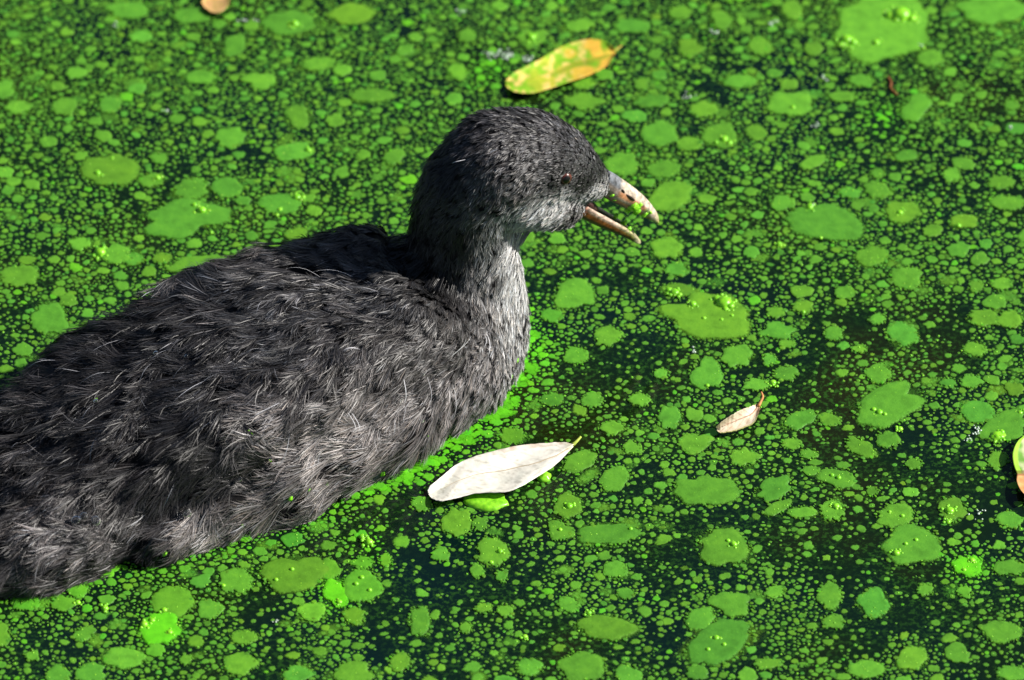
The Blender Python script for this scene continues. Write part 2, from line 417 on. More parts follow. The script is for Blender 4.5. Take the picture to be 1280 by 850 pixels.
for (kd, px, py, ang, L, W, lift, mess, rc, tcol, var) in CP:
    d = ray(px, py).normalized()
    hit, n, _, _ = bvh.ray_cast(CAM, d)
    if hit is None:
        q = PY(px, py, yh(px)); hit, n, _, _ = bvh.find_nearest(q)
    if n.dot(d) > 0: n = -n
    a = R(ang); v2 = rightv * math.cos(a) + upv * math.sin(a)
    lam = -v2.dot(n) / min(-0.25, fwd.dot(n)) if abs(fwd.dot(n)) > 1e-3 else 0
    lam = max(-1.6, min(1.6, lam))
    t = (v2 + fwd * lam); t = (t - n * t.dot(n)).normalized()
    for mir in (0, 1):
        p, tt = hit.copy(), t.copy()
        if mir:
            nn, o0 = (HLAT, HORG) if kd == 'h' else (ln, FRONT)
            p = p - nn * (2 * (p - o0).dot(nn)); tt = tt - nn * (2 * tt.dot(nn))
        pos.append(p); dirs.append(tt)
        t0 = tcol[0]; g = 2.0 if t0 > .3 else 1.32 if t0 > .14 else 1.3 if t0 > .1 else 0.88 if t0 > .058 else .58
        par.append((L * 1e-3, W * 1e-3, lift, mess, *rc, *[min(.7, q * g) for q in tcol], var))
CPP = np.array([tuple(p) for p in pos]); CPD = np.array([tuple(d) for d in dirs]); CPA = np.array(par)
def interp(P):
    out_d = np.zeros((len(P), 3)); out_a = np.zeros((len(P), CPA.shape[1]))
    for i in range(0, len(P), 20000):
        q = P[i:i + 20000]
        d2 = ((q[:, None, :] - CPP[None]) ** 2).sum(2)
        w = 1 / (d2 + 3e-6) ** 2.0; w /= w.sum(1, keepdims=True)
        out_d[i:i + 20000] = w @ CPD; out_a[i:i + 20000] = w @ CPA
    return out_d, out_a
def norm(v): return v / np.maximum(np.linalg.norm(v, axis=-1, keepdims=True), 1e-9)
def sample(n, weight=None):
    w = area if weight is None else area * weight
    idx = rng.choice(len(area), n, p=w / w.sum())
    u = rng.random((n, 2)); fl = u.sum(1) > 1; u[fl] = 1 - u[fl]
    a, b, c = co[tri[idx, 0]], co[tri[idx, 1]], co[tri[idx, 2]]
    p = a + (b - a) * u[:, :1] + (c - a) * u[:, 1:]
    w0 = 1 - u.sum(1, keepdims=True)
    n_ = norm(vn[tri[idx, 0]] * w0 + vn[tri[idx, 1]] * u[:, :1] + vn[tri[idx, 2]] * u[:, 1:])
    return p, n_

# bill, eye and lores stay free of down
EYE = None
d = ray(707, 223).normalized(); EYE, EYE_N, _, _ = bvh.ray_cast(CAM, d)
EYE_M = EYE - HLAT * (2 * (EYE - HORG).dot(HLAT)); EYE_M = bvh.find_nearest(EYE_M)[0]
class Strands:
    def __init__(s): s.P = []; s.Nn = []; s.W = []; s.C0 = []; s.C1 = []; s.ph = []
    def add(s, P, Nn, W, C0, C1, tw): s.P.append(P); s.Nn.append(Nn); s.W.append(W); s.C0.append(C0); s.C1.append(C1); s.ph.append(tw)
    def build(s, name):
        P = np.concatenate(s.P); Nn = np.concatenate(s.Nn); W = np.concatenate(s.W); C0 = np.concatenate(s.C0); C1 = np.concatenate(s.C1); tw = np.concatenate(s.ph)
        n, k = P.shape[:2]
        T = np.empty_like(P); T[:, 1:-1] = P[:, 2:] - P[:, :-2]; T[:, 0] = P[:, 1] - P[:, 0]; T[:, -1] = P[:, -1] - P[:, -2]
        T = norm(T); S = norm(np.cross(Nn, T)); U = np.cross(T, S)
        S = S * np.cos(tw)[:, None, None] + U * np.sin(tw)[:, None, None]
        prof = np.linspace(0, 1, k); prof = (0.75 + 0.5 * prof) * (1 - prof ** 3)
        off = S * (W[:, None, None] * prof[None, :, None])
        Vv = np.empty((n, 2 * k - 1, 3)); 
        Vv[:, 0:2 * k - 2:2] = (P - off)[:, :-1]; Vv[:, 1:2 * k - 2:2] = (P + off)[:, :-1]; Vv[:, -1] = P[:, -1]
        tt = np.linspace(0, 1, k) ** 0.8; ts = np.empty(2 * k - 1); ts[0:2 * k - 2:2] = tt[:-1]; ts[1:2 * k - 2:2] = tt[:-1]; ts[-1] = 1
        Cc = C0[:, None, :] * (1 - ts)[None, :, None] + C1[:, None, :] * ts[None, :, None]
        m = 2 * k - 1; base = np.arange(n)[:, None] * m
        quads = np.concatenate([base + np.array([2 * i, 2 * i + 1, 2 * i + 3, 2 * i + 2])[None] for i in range(k - 2)], 1)
        trisl = base + np.array([2 * k - 4, 2 * k - 3, 2 * k - 2])[None]
        loops = np.concatenate([quads, trisl], 1).ravel().astype(np.int32)
        lens = np.tile(np.array([4] * (k - 2) + [3], np.int32), n)
        starts = np.concatenate([[0], np.cumsum(lens)[:-1]]).astype(np.int32)
        me = bpy.data.meshes.new(name)
        me.vertices.add(n * m); me.vertices.foreach_set('co', Vv.astype(np.float32).ravel())
        me.loops.add(len(loops)); me.loops.foreach_set('vertex_index', loops)
        me.polygons.add(len(lens)); me.polygons.foreach_set('loop_start', starts)
        me.polygons.foreach_set('use_smooth', np.ones(len(lens), bool))
        me.update(calc_edges=True)
        set_col(me, Cc.reshape(-1, 3).astype(np.float32))
        print(name, n, 'strands', len(lens) * 2 - n, 'tris')
        return me

def tufts(P, Nn, n_str, feather=0.5, wid=0.00010, h0=(0.0001, 0.0009), seg=4, keep=None, lenmul=1.0, S=None):
    Dr, Pa = interp(P)
    Dr = Dr - Nn * (Dr * Nn).sum(1, keepdims=True); f = norm(Dr)
    # turn each tuft a little
    swirl = np.array([mn.noise(Vector(p) * 75) for p in P]) * 1.1 * np.clip(Pa[:, 0] / 0.010, 0, 1)
    Lr = np.cross(Nn, f); a = swirl + rng.normal(0, 0.16, len(P)) + rng.normal(0, 0.45, len(P)) * Pa[:, 3] * 0.55
    f = f * np.cos(a)[:, None] + Lr * np.sin(a)[:, None]; Lr = np.cross(Nn, f)
    L = Pa[:, 0] * rng.uniform(0.75, 1.2, len(P)) * lenmul; W = Pa[:, 1] * rng.uniform(0.8, 1.15, len(P))
    # how the surface falls away under the tuft
    def hgt(x, y):
        h = np.zeros(len(P))
        Q = P + f * x[:, None] + Lr * y[:, None]
        for i in range(len(P)):
            q = Vector(Q[i] + Nn[i] * 0.012)
            hit = bvh.ray_cast(q, Vector(-Nn[i]), 0.03)
            if hit[0] is not None: h[i] = 0.012 - hit[3]
            else: h[i] = -0.30 * (abs(x[i]) + abs(y[i]))
        return np.clip(h, -0.010, 0.006)
    z = np.zeros(len(P))
    h5 = hgt(L * 0.5, z); h10 = hgt(L, z); hl = hgt(L * 0.5, W) - h5; hr = hgt(L * 0.5, -W) - h5
    # quadratic along: h = a x + b x^2 ;  across: h = c y + d y^2
    b2 = (h10 - 2 * h5) / (0.5 * L * L); a1 = (h10 - b2 * L * L) / L
    d2 = (hl + hr) / (2 * W * W); c1 = (hl - hr) / (2 * W)
    n = len(P); ns = n_str
    s0 = rng.random((n, ns)) ** 1.3 * 0.72 * feather
    side = rng.uniform(-1, 1, (n, ns)); 
    lb = (1 - s0) * rng.uniform(0.62, 1.0, (n, ns)) * L[:, None] * (1 - 0.35 * np.abs(side) ** 2)
    t = np.linspace(0, 1, seg)[None, None, :]
    x = s0[..., None] * L[:, None, None] + lb[..., None] * t
    rootspread = (1 - feather) * 0.55 + 0.08
    y0 = side * W[:, None] * rootspread; y1 = side * W[:, None] * (1 - 0.25 * s0)
    bend = rng.normal(0, 0.10, (n, ns)) * L[:, None] * (0.35 + Pa[:, 3][:, None])
    y = y0[..., None] + (y1 - y0)[..., None] * t ** 0.75 + bend[..., None] * t ** 2
    tuft_lift = np.clip(rng.normal(1, 0.45, n), 0.1, 2.4)
    H = rng.uniform(h0[0], h0[1], n)[:, None, None] + (Pa[:, 2] * tuft_lift)[:, None, None] * x * (x / L[:, None, None]) ** 0.4 + rng.normal(0, 0.06, (n, ns))[..., None] * x * 0.6
    H = H - 0.10 * np.abs(y)
    surf = a1[:, None, None] * x + b2[:, None, None] * x * x + c1[:, None, None] * y + d2[:, None, None] * y * y
    PP = P[:, None, None, :] + f[:, None, None, :] * x[..., None] + Lr[:, None, None, :] * y[..., None] + Nn[:, None, None, :] * (surf + np.maximum(H, 0.00005))[..., None]
    gx = a1[:, None, None] + 2 * b2[:, None, None] * x; gy = c1[:, None, None] + 2 * d2[:, None, None] * y
    NN = Nn[:, None, None, :] - f[:, None, None, :] * gx[..., None] - Lr[:, None, None, :] * gy[..., None]
    C0 = Pa[:, 4:7]; C1 = Pa[:, 7:10]
    tv = np.exp(rng.normal(0, 0.42, n) * np.maximum(Pa[:, 10], .3))[:, None, None]
    sv = np.exp(rng.normal(-.15, 0.85, (n, ns)) * np.maximum(Pa[:, 10], .3)[:, None])[..., None]
    C0 = np.broadcast_to(C0[:, None, :], (n, ns, 3)) * tv; C1 = np.clip(C1[:, None, :] * tv * sv, 0, 0.75)
    cool = rng.normal(0, 0.05, (n, ns, 1)) * np.array([-1, 0, 1.0]); C1 = C1 * (1 + cool)
    tw = rng.normal(0, 0.45, n * ns)
    Wd = wid * rng.uniform(0.7, 1.35, n * ns)
    r = lambda A: A.reshape((n * ns,) + A.shape[2:])
    PPr = r(PP); k = PPr[:, :, 2].max(1) > -0.001
    S.add(PPr[k], r(NN)[k], Wd[k], r(C0)[k], r(C1)[k], tw[k])

HEADP = PY(640, 215, YH); NECKP = PY(580, 330, YH)
cen = (A_ + B_ + C_) / 3
chain_pts = np.array([tuple(PY(px, py, yh(px))) for px, py in ((745, 235), (715, 230), (690, 225), (655, 215), (620, 215), (590, 235), (578, 268), (578, 300), (580, 335), (582, 365))])
dmin = np.sqrt(((cen[:, None] - chain_pts[None]) ** 2).sum(2))
is_head = (dmin[:, :6].min(1) < 0.0215) & (cen[:, 2] > 0.042)
is_neck = (dmin[:, 5:].min(1) < 0.0235) & ~is_head & (cen[:, 2] > 0.014)
is_neck |= (~is_head) & (cen[:, 2] > 0.048)
is_tor = ~is_head & ~is_neck
def away(P, Nn, pts):
    k = np.ones(len(P), bool)
    for p, r in pts: k &= ((P - np.array(tuple(p))) ** 2).sum(1) > r * r
    return P[k], Nn[k]
BILLB = HP(760, 238)
free = [(EYE, 0.0019), (EYE_M, 0.0019), (BILLB, 0.0040)]
ah = area[is_head].sum() * 1e6; an = area[is_neck].sum() * 1e6; at_ = area[is_tor].sum() * 1e6
print('areas mm2', ah, an, at_)
def by_size(mask, cover):
    _, tp = interp(cen[mask]); wt = np.zeros(len(area)); wt[mask] = 1 / (tp[:, 0] * tp[:, 1])
    return int((area * wt).sum() * cover), wt
S = Strands(); P, n_ = away(*sample(*by_size(is_head, 3.6)), free); tufts(P, n_, 11, 0.25, 0.000085, (0.0, 0.0006), 4, S=S)
part('head_down', S.build('head_down'), M_DOWN, kind='stuff', label='peppered grey head down, whitish on the cheek')
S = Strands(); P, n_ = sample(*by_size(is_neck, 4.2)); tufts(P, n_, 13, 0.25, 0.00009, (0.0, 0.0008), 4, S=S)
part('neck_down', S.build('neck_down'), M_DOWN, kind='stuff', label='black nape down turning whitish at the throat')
S = Strands(); P, n_ = sample(*by_size(is_tor, 6.2)); tufts(P, n_, 34, 0.75, 0.00010, (0.0, 0.0016), 4, S=S)
part('body_plumage', S.build('body_plumage'), M_DOWN, kind='stuff', label='soft charcoal plumage, paler taupe along the flank')

# loose pale filaments standing off the back
fil = [(200,395,225,60),(165,425,200,70),(215,440,235,40),(195,455,245,55),(240,455,240,50),(258,480,235,70),(285,470,240,60),(300,520,225,60),(330,380,262,40),
       (310,365,250,26),(120,510,255,46),(128,545,265,50),(190,500,235,42),(160,520,240,34),(95,560,220,30),(350,505,215,60),(345,520,240,40),(360,540,262,40),
       (440,350,160,60),(400,352,165,55),(480,372,170,36),(560,445,35,40),(600,420,240,34),(530,470,280,50),(500,470,275,40),(560,480,285,46),
       (585,200,200,20),(120,650,330,40),(220,600,245,40),(180,640,200,36),(60,600,230,30),(30,560,230,26),(140,470,200,40),(270,400,195,50),(240,375,200,44),
       (330,440,230,30),(430,515,300,30),(490,520,262,34),(450,440,200,30),(110,470,165,60),(75,455,170,50),(160,392,175,50)]
S = Strands()
for (px, py, ang, ln_) in fil:
    d = ray(px, py).normalized(); hit, n, _, _ = bvh.ray_cast(CAM, d)
    if hit is None: continue
    a = R(ang); v2 = rightv * math.cos(a) + upv * math.sin(a)
    t = v2 - n * v2.dot(n); t.normalize(); side = n.cross(t)
    for q in range(random.choice((1, 1, 2))):
        L = ln_ * PX * random.uniform(.7, 1.1); bd = random.uniform(-.18, .18)
        e3 = bvh.find_nearest(hit + t * L)[0]; drop = max(-.004, min(.001, (e3 - hit).dot(n)))
        pts = []
        for k in range(6):
            s = k / 5
            pts.append(tuple(hit + t * (L * s) + side * (bd * L * s * s + q * 0.0006) + n * (0.0016 + drop * s + 0.0022 * math.sin(s * 2.6) + 0.0008 * q)))
        c = random.uniform(.4, .85)
        S.add(np.array([pts]), np.tile(np.array(tuple(n)), (1, 6, 1)), np.array([random.uniform(.00006, .00011)]), np.array([[c*.8, c*.8, c*.85]]), np.array([[c, c, c * 1.05]]), np.array([0.3]))
part('pale_filament', S.build('pale_filament'), M_QUILL, kind='stuff', label='thin whitish filaments scattered over the dark back')

# ------------------------------------------------------------------ bird: bill and eye
def loft_bill(name, sects, colf, n=24, m=24):
    """sects: (px, py, half height px, half width px); cross-section lies across the path"""
    path = catmull([(s[0], s[1], 0) for s in sects], m); hh = catmull([(s[2], s[3], 0) for s in sects], m)
    V = []; Cc = []; F = []
    for i in range(m):
        a = path[max(i - 1, 0)]; b = path[min(i + 1, m - 1)]
        tx, ty = b.x - a.x, -(b.y - a.y); l = math.hypot(tx, ty); tx /= l; ty /= l
        upd = (HP(740 - ty * 10, 235 - tx * 10) - HP(740, 235)).normalized()
        c = HP(path[i].x, path[i].y)
        for k in range(n):
            th = 2 * math.pi * k / n; cs, sn = math.cos(th), math.sin(th)
            ridge = 1 - .28 * max(0, sn) ** 2 * abs(cs)          # a keeled culmen
            V.append(c + upd * (sn * max(hh[i].x, .3) * PX) + HLAT * (-cs * ridge * max(hh[i].y, .3) * PX))
            Cc.append(colf(i / (m - 1), sn, cs))
    for i in range(m - 1):
        for k in range(n):
            F.append((i * n + k, i * n + (k + 1) % n, (i + 1) * n + (k + 1) % n, (i + 1) * n + k))
    F.append(tuple(range(n))[::-1]); F.append(tuple(range((m - 1) * n, m * n)))
    me = mesh(name, V, F); set_col(me, np.array(Cc, np.float32))
    bmm = bmesh.new(); bmm.from_mesh(me); bmesh.ops.recalc_face_normals(bmm, faces=bmm.faces[:]); bmm.to_mesh(me); bmm.free()
    return me
def lerp3(a, b, t): t = max(0, min(1, t)); return tuple(x * (1 - t) + y * t for x, y in zip(a, b))
def col_upper(u, sn, cs):
    c = lerp3((.16, .13, .11), (.46, .36, .29), (u - .20) * 6)
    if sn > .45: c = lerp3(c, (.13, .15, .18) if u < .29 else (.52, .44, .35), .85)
    if -.15 < sn < .35 and .30 < u < .62: c = lerp3(c, (.42, .15, .04), .75)
    if -.62 < sn < -.35 and .30 < u < .75: c = lerp3(c, (.36, .09, .03), .8)
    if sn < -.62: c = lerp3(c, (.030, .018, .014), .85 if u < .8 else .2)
    if .40 < u < .72 and abs(sn) < .35: c = lerp3(c, (.07, .035, .02), .55 * max(0, math.sin(u * 34)) )
    if .62 < u < .72 and sn < .4: c = lerp3(c, (.10, .26, .02), .75)
    if u > .76: c = lerp3(c, (.36, .36, .07), (u - .76) * 3)
    if u > .93: c = lerp3(c, (.42, .46, .10), .6)
    return c
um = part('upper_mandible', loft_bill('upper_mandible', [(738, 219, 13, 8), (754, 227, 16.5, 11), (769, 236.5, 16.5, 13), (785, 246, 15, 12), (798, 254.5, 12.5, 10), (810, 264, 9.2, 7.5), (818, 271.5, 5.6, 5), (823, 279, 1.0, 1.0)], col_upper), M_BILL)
# nostril: a dark slit on the near face
def blob(name, centre, axes, seg=12, rings=8):
    V = []; F = []
    for i in range(rings + 1):
        ph = math.pi * i / rings
        for k in range(seg):
            th = 2 * math.pi * k / seg
            V.append(centre + axes[0] * (math.sin(ph) * math.cos(th)) + axes[1] * (math.sin(ph) * math.sin(th)) + axes[2] * math.cos(ph))
    for i in range(rings):
        for k in range(seg): F.append((i * seg + k, i * seg + (k + 1) % seg, (i + 1) * seg + (k + 1) % seg, (i + 1) * seg + k))
    return V, F
M_DARK = mat_plain('dark_cavity', (0.02, 0.010, 0.007), 0.5, 0.4)
def on_mesh(obj, px, py):
    b = BVHTree.FromPolygons([tuple(v.co) for v in obj.data.vertices], [tuple(p.vertices) for p in obj.data.polygons])
    h = b.ray_cast(CAM, ray(px, py).normalized()); return h[0] or HP(px, py)
bd_ = (HP(750, 241) - HP(740, 235)).normalized()
npt = on_mesh(um, 788, 247)
V, F = blob('n', npt, [bd_ * (9 * PX), Vector((0, 0, 1)) * (2.8 * PX), HLAT * (1.5 * PX)])
me = mesh('nostril', V, F); part('nostril', me, M_DARK, um)
npt = on_mesh(um, 779, 239)
V, F = blob('n', npt, [bd_ * (3.2 * PX), Vector((0, 0, 1)) * (2.8 * PX), HLAT * (1.4 * PX)])
me = mesh('nostril', V, F); part('nostril', me, M_DARK, um)
# lower mandible: a trough of two rami joined at the tip
def col_lower(v, t):
    pass
near_top = catmull([(714, 247, 0), (742, 263.5, 0), (765, 276, 0), (786, 288, 0), (801, 301, 0)], 20)
V = []; Cc = []; F = []; n = 34; m = 20
for i in range(m):
    u = i / (m - 1)
    w = 0.0058 * (1 - u) ** 0.42 + 0.0004                  # width between the two edges
    dp = 0.0056 * (1 - u) ** 0.5 + 0.0012                  # depth of the trough
    e0 = HP(near_top[i].x, near_top[i].y, -w / 2)          # near edge; the far edge lies straight across
    for k in range(n):
        if k < n // 2: s = k / (n // 2 - 1); inner = 0     # outside, from near edge to far edge
        else: s = 1 - (k - n // 2) / (n - n // 2 - 1); inner = 1
        s = .5 + .5 * math.copysign(abs(2 * s - 1) ** .4, 2 * s - 1)   # more points on the steep walls
        ww = w - (0.0016 if inner else 0) * min(1, w / 0.004); dd = dp - (0.0010 if inner else 0)
        zz = -dd * (1 - abs(2 * s - 1) ** 5.0)
        V.append(e0 + HLAT * (w / 2 - ww / 2 + ww * s) + Vector((0, 0, zz)))
        edge = abs(2 * s - 1)
        dep = 1 - edge ** 5
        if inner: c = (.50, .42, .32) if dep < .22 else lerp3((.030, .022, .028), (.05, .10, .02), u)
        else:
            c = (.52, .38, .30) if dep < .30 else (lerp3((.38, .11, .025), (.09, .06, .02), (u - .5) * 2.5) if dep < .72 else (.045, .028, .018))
        if u > .55 and dep < .6: c = lerp3(c, (.34, .40, .07), (u - .55) * 1.8)
        if u > .85: c = lerp3(c, (.46, .40, .26), .8)
        if u < .2 and dep < .4: c = (.36, .14, .10)
        Cc.append(c)
for i in range(m - 1):
    for k in range(n): F.append((i * n + k, i * n + (k + 1) % n, (i + 1) * n + (k + 1) % n, (i + 1) * n + k))
F.append(tuple(range(n))[::-1]); F.append(tuple(range((m - 1) * n, m * n)))
me = mesh('lower_mandible', V, F); set_col(me, np.array(Cc, np.float32))
bmm = bmesh.new(); bmm.from_mesh(me); bmesh.ops.recalc_face_normals(bmm, faces=bmm.faces[:]); bmm.to_mesh(me); bmm.free()
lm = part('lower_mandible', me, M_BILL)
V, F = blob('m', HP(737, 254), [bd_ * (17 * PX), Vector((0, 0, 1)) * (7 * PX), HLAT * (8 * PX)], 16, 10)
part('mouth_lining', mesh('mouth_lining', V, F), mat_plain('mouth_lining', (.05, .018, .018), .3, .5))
# eye
def eye(c, n, name='eye'):
    n = Vector(n).normalized(); a = n.cross(Vector((0, 0, 1))).normalized(); b = a.cross(n); r = 0.0023
    V, F = blob('eye', c - n * 0.0012, [a * r, b * r, n * r], 20, 14)
    me = mesh('eye', V, F); cc = []
    for v in V:
        q = (Vector(v) - (c - n * 0.0012)).normalized().dot(n)
        cc.append((.004, .004, .004) if q > .90 else ((.10, .026, .018) if q > .45 else (.015, .010, .010)))
    set_col(me, np.array(cc, np.float32)); return part('eye', me, M_EYE)
eye(EYE, -HLAT + Vector((0.1, 0, 0.2))); eye(EYE_M, HLAT + Vector((0.1, 0, 0.2)))

# ------------------------------------------------------------------ algae on the water
ASP = 1 / math.sin(ELEV)
def poly_patch(cx, cy, rx, ry, ang, nseg, rough, lob=0.0):
    """outline in world metres round (cx, cy)"""
    th = np.linspace(0, 2 * np.pi, nseg, endpoint=False)
    r = np.ones(nseg)
    for k in range(2, 9): r += rough * rng.normal() / k ** 0.8 * np.cos(k * th + rng.uniform(0, 6.28))
    r += rng.normal(0, rough * 0.18, nseg)
    r = np.clip(r, .55, 1.5)
    x = rx * r * np.cos(th); y = ry * r * np.sin(th)
    c, s = math.cos(ang), math.sin(ang)
    return np.stack([cx + x * c - y * s, cy + x * s + y * c], 1)
def grown_patch(i, nseg):
    x, y, rx, ry, ang = DISC[i][:5]; r = math.sqrt(rx * ry)
    th = np.linspace(0, 2 * np.pi, nseg, endpoint=False) + rng.uniform(0, 1)
    c, s = np.cos(th - ang), np.sin(th - ang)
    base = rx * ry / np.sqrt((ry * c) ** 2 + (rx * s) ** 2)
    nz = np.ones(nseg)
    for k in range(2, 7): nz += 0.20 * rng.normal() / k ** 0.6 * np.cos(k * th + rng.uniform(0, 6.28))
    rad = base * rng.uniform(1.0, 1.6) * np.clip(nz, .5, 1.5)
    ct, st = np.cos(th), np.sin(th)
    near = KD.find_n((x, y, 0), 12) + KB.find_range((x, y, 0), r * 1.7 + 0.0036)
    js = np.array([q[1] for q in near if q[2] > 1e-7]); dx = DXY[js, 0] - x; dy = DXY[js, 1] - y; d = np.hypot(dx, dy) + 1e-9; jr = DRA[js]
    hs = (np.minimum(i, js) * 7919 + np.maximum(i, js) * 104729) % 100
    b = (d * d + r * r - jr * jr) / (2 * d) + np.where(hs < 38, 0.00025, -0.00006 - 0.000004 * hs)
    cs = np.outer(ct, dx / d) + np.outer(st, dy / d)
    lim = np.where(cs > 0.08, b[None] / np.maximum(cs, .08), 1).min(1)
    rad = np.minimum(rad, np.maximum(lim, r * .35))
    rr = np.concatenate([rad[-1:], rad, rad[:1]]); rad = (rr[:-2] + 2.2 * rad + rr[2:]) / 4.2
    rad *= 1 + rng.normal(0, 0.085, nseg)
    return np.stack([x + rad * ct, y + rad * st], 1)
def patch_mesh(pts, cx, cy, top, col, name='algae_patch', hole=None):
    n = len(pts); V = []; C = []; AL = []
    rel = pts - np.array([cx, cy])
    for sc, z, al in ((1.10, -0.00002, .0), (1.04, top * .35, .28), (0.95, top * .8, .62), (0.80, top, 1.0)):
        for k in range(n):
            V.append((rel[k, 0] * sc, rel[k, 1] * sc, z)); AL.append(al); q = 0.96 if sc > .96 else 1.0
            C.append(tuple(c * q for c in col))
    V.append((0, 0, top * 1.03)); C.append(col); AL.append(1.0)
    F = []
    for j in range(3):
        for k in range(n): F.append((j * n + k, j * n + (k + 1) % n, (j + 1) * n + (k + 1) % n, (j + 1) * n + k))
    for k in range(n): F.append((3 * n + k, 3 * n + (k + 1) % n, 4 * n))
    me = mesh(name, V, F, False); set_col(me, np.array(C, np.float32), alpha=np.array(AL)); return me
BASEC = np.array((0.092, 0.29, 0.020))
def algae_col(bright=0.0):
    v = math.exp(rng.normal(0, 0.10)); c = BASEC * v
    c = c * (1 - bright) + np.array((0.105, 0.52, 0.010)) * bright
    w = rng.normal(0, 0.10)
    return (float(c[0] * (1 + w)), float(c[1]), float(c[2] * (1 - w)))
# photo px centre, size, tilt in the picture, bubbles
BIG = [(160,13,55,22,0),(239,20,45,22,0),(361,29,68,32,0),(440,18,58,28,0),(176,46,28,18,0),(293,57,33,26,20),(398,80,44,18,5),(325,101,45,20,0),(251,97,42,17,0),
 (138,131,30,22,0),(23,134,34,16,0),(81,133,34,22,0),(4,112,28,26,0),(465,120,50,20,0),(372,146,32,28,0),(288,172,42,25,5),(367,190,50,24,5),(493,196,24,22,0),
 (138,213,70,42,-5),(188,226,28,18,0),(239,237,42,27,0),(284,235,40,27,0),(232,273,112,42,5),(350,255,55,26,0),(199,198,22,14,0),(370,293,26,18,0),(145,318,40,24,0),
 (167,324,25,17,0),(100,305,28,16,0),(25,345,50,26,0),(203,323,24,14,0),(62,399,46,38,0),(248,331,74,22,4),
 (665,48,38,24,0),(584,45,22,18,0),(725,32,40,16,0),(790,33,46,20,0),(850,16,30,18,0),(902,25,30,22,0),(862,60,30,24,0),(950,58,30,24,0),(572,90,26,20,0),
 (730,105,28,16,0),(730,127,40,24,0),(802,105,20,16,0),(925,102,42,18,0),(815,127,46,16,0),(880,137,36,20,0),(824,168,48,32,0),(861,180,32,18,0),(900,170,48,30,0),
 (945,166,26,20,0),(777,206,46,28,0),(838,246,58,36,0),(830,212,46,20,0),
 (1103,36,118,92,0),(990,13,28,26,0),(948,57,26,20,0),(1163,73,34,22,0),(987,130,60,32,0),(1077,101,32,16,0),(1145,135,42,30,40),(1052,121,34,14,0),(1016,203,34,16,20),
 (1097,217,18,12,0),(1133,195,30,14,8),(1190,219,22,18,0),(1240,12,85,40,0),(1251,228,30,18,0),(1265,132,20,12,0),
 (1032,279,96,46,-4),(978,254,30,20,0),(1062,241,28,14,0),(1097,238,36,20,0),(1128,265,44,28,0),(1205,277,36,18,0),(1259,254,44,18,0),(833,310,38,28,0),(846,337,28,18,0),
 (1090,321,42,24,0),(1133,348,40,28,0),(1056,366,26,16,0),(1220,358,18,16,0),(1252,355,26,16,0),(848,363,44,16,0),(888,396,106,56,-3),(970,391,22,14,0),(1004,384,24,18,0),
 (972,414,42,20,5),(984,430,18,12,0),(1042,417,22,18,0),(1128,417,38,30,-20),(1097,399,20,12,0),(1230,398,40,20,0),(1262,400,30,22,0),(1218,437,26,18,0),(1074,436,18,10,0),
 (884,468,40,36,0),(921,445,40,26,15),(962,450,18,14,0),(982,467,28,18,0),(946,481,30,16,0),(826,467,18,12,0),(837,522,30,26,0),(1098,467,32,24,0),(1185,479,18,12,0),
 (1214,477,28,16,0),(1110,507,86,46,22),(1000,525,42,20,15),(1036,525,28,16,0),(1255,534,60,36,20),(1222,515,44,26,0),
 (868,554,42,24,0),(930,572,34,22,0),(990,555,24,14,0),(1011,568,20,12,0),(1076,560,38,20,-25),(1110,550,28,20,-20),(884,614,84,34,0),(968,611,48,24,22),(1046,598,42,24,0),
 (1014,589,22,12,0),(1142,580,18,14,0),(1090,614,14,12,0),(1247,575,24,20,0),(972,635,36,14,25),(1003,641,32,14,0),(1040,638,28,24,0),(1120,645,44,28,0),(1190,637,32,28,0),
 (1262,650,28,22,0),(905,685,60,42,0),(1140,682,70,46,0),(1210,708,36,24,0),(1262,710,40,18,0),(969,740,24,14,0),(1037,745,28,32,0),(1092,754,38,32,0),(913,755,52,26,-15),
 (875,774,38,24,10),(898,803,80,46,25),(1042,777,24,18,0),(1157,737,18,14,0),(1206,740,16,14,0),(1252,790,50,24,0),(1140,823,36,28,15),(1083,837,46,20,0),(960,830,30,14,0),
 (1266,842,40,16,0),(571,653,38,32,0),(616,690,36,36,0),(551,693,22,18,0),(710,633,34,30,0),(768,599,42,26,20),(700,664,30,24,0),(760,668,66,28,5),(769,712,28,22,0),
 (627,720,12,14,20),(596,714,18,16,0),(631,764,18,14,0),(605,760,18,12,0),(711,756,24,20,0),(782,742,20,14,0),(758,785,68,28,-3),(728,834,54,34,0),(785,845,30,24,0),
 (662,834,30,20,0),(452,733,42,42,0),(420,742,28,34,0),(442,770,26,20,0),(525,777,24,34,10),(500,828,24,22,0),(442,842,46,26,0),(453,704,26,14,0),(482,701,16,14,0),
 (410,712,28,26,0),(527,630,24,18,0),(582,785,14,12,0),(33,754,34,18,5),(216,752,52,36,0),(80,755,32,16,0),(97,739,26,16,0),(64,738,18,12,0),(295,726,40,30,0),
 (368,718,84,40,5),(262,762,30,24,0),(155,823,52,24,0),(200,786,54,34,0),(105,793,26,16,0),(72,843,28,20,0),(113,842,36,24,0),(305,797,34,16,0),(300,830,40,26,10),
 (390,765,34,22,0),(0,795,24,26,0),(41,820,16,12,0),(232,825,14,12,0),(372,843,36,18,0),(725,577,46,22,22),(718,368,50,38,0),(690,395,26,18,0),(760,420,34,24,0),
 (720,445,30,22,0),(690,500,26,18,0),(800,500,26,16,0),(765,535,30,16,0),(640,545,34,18,0),(740,500,24,20,0),(790,560,22,16,0),(600,655,20,16,0)]
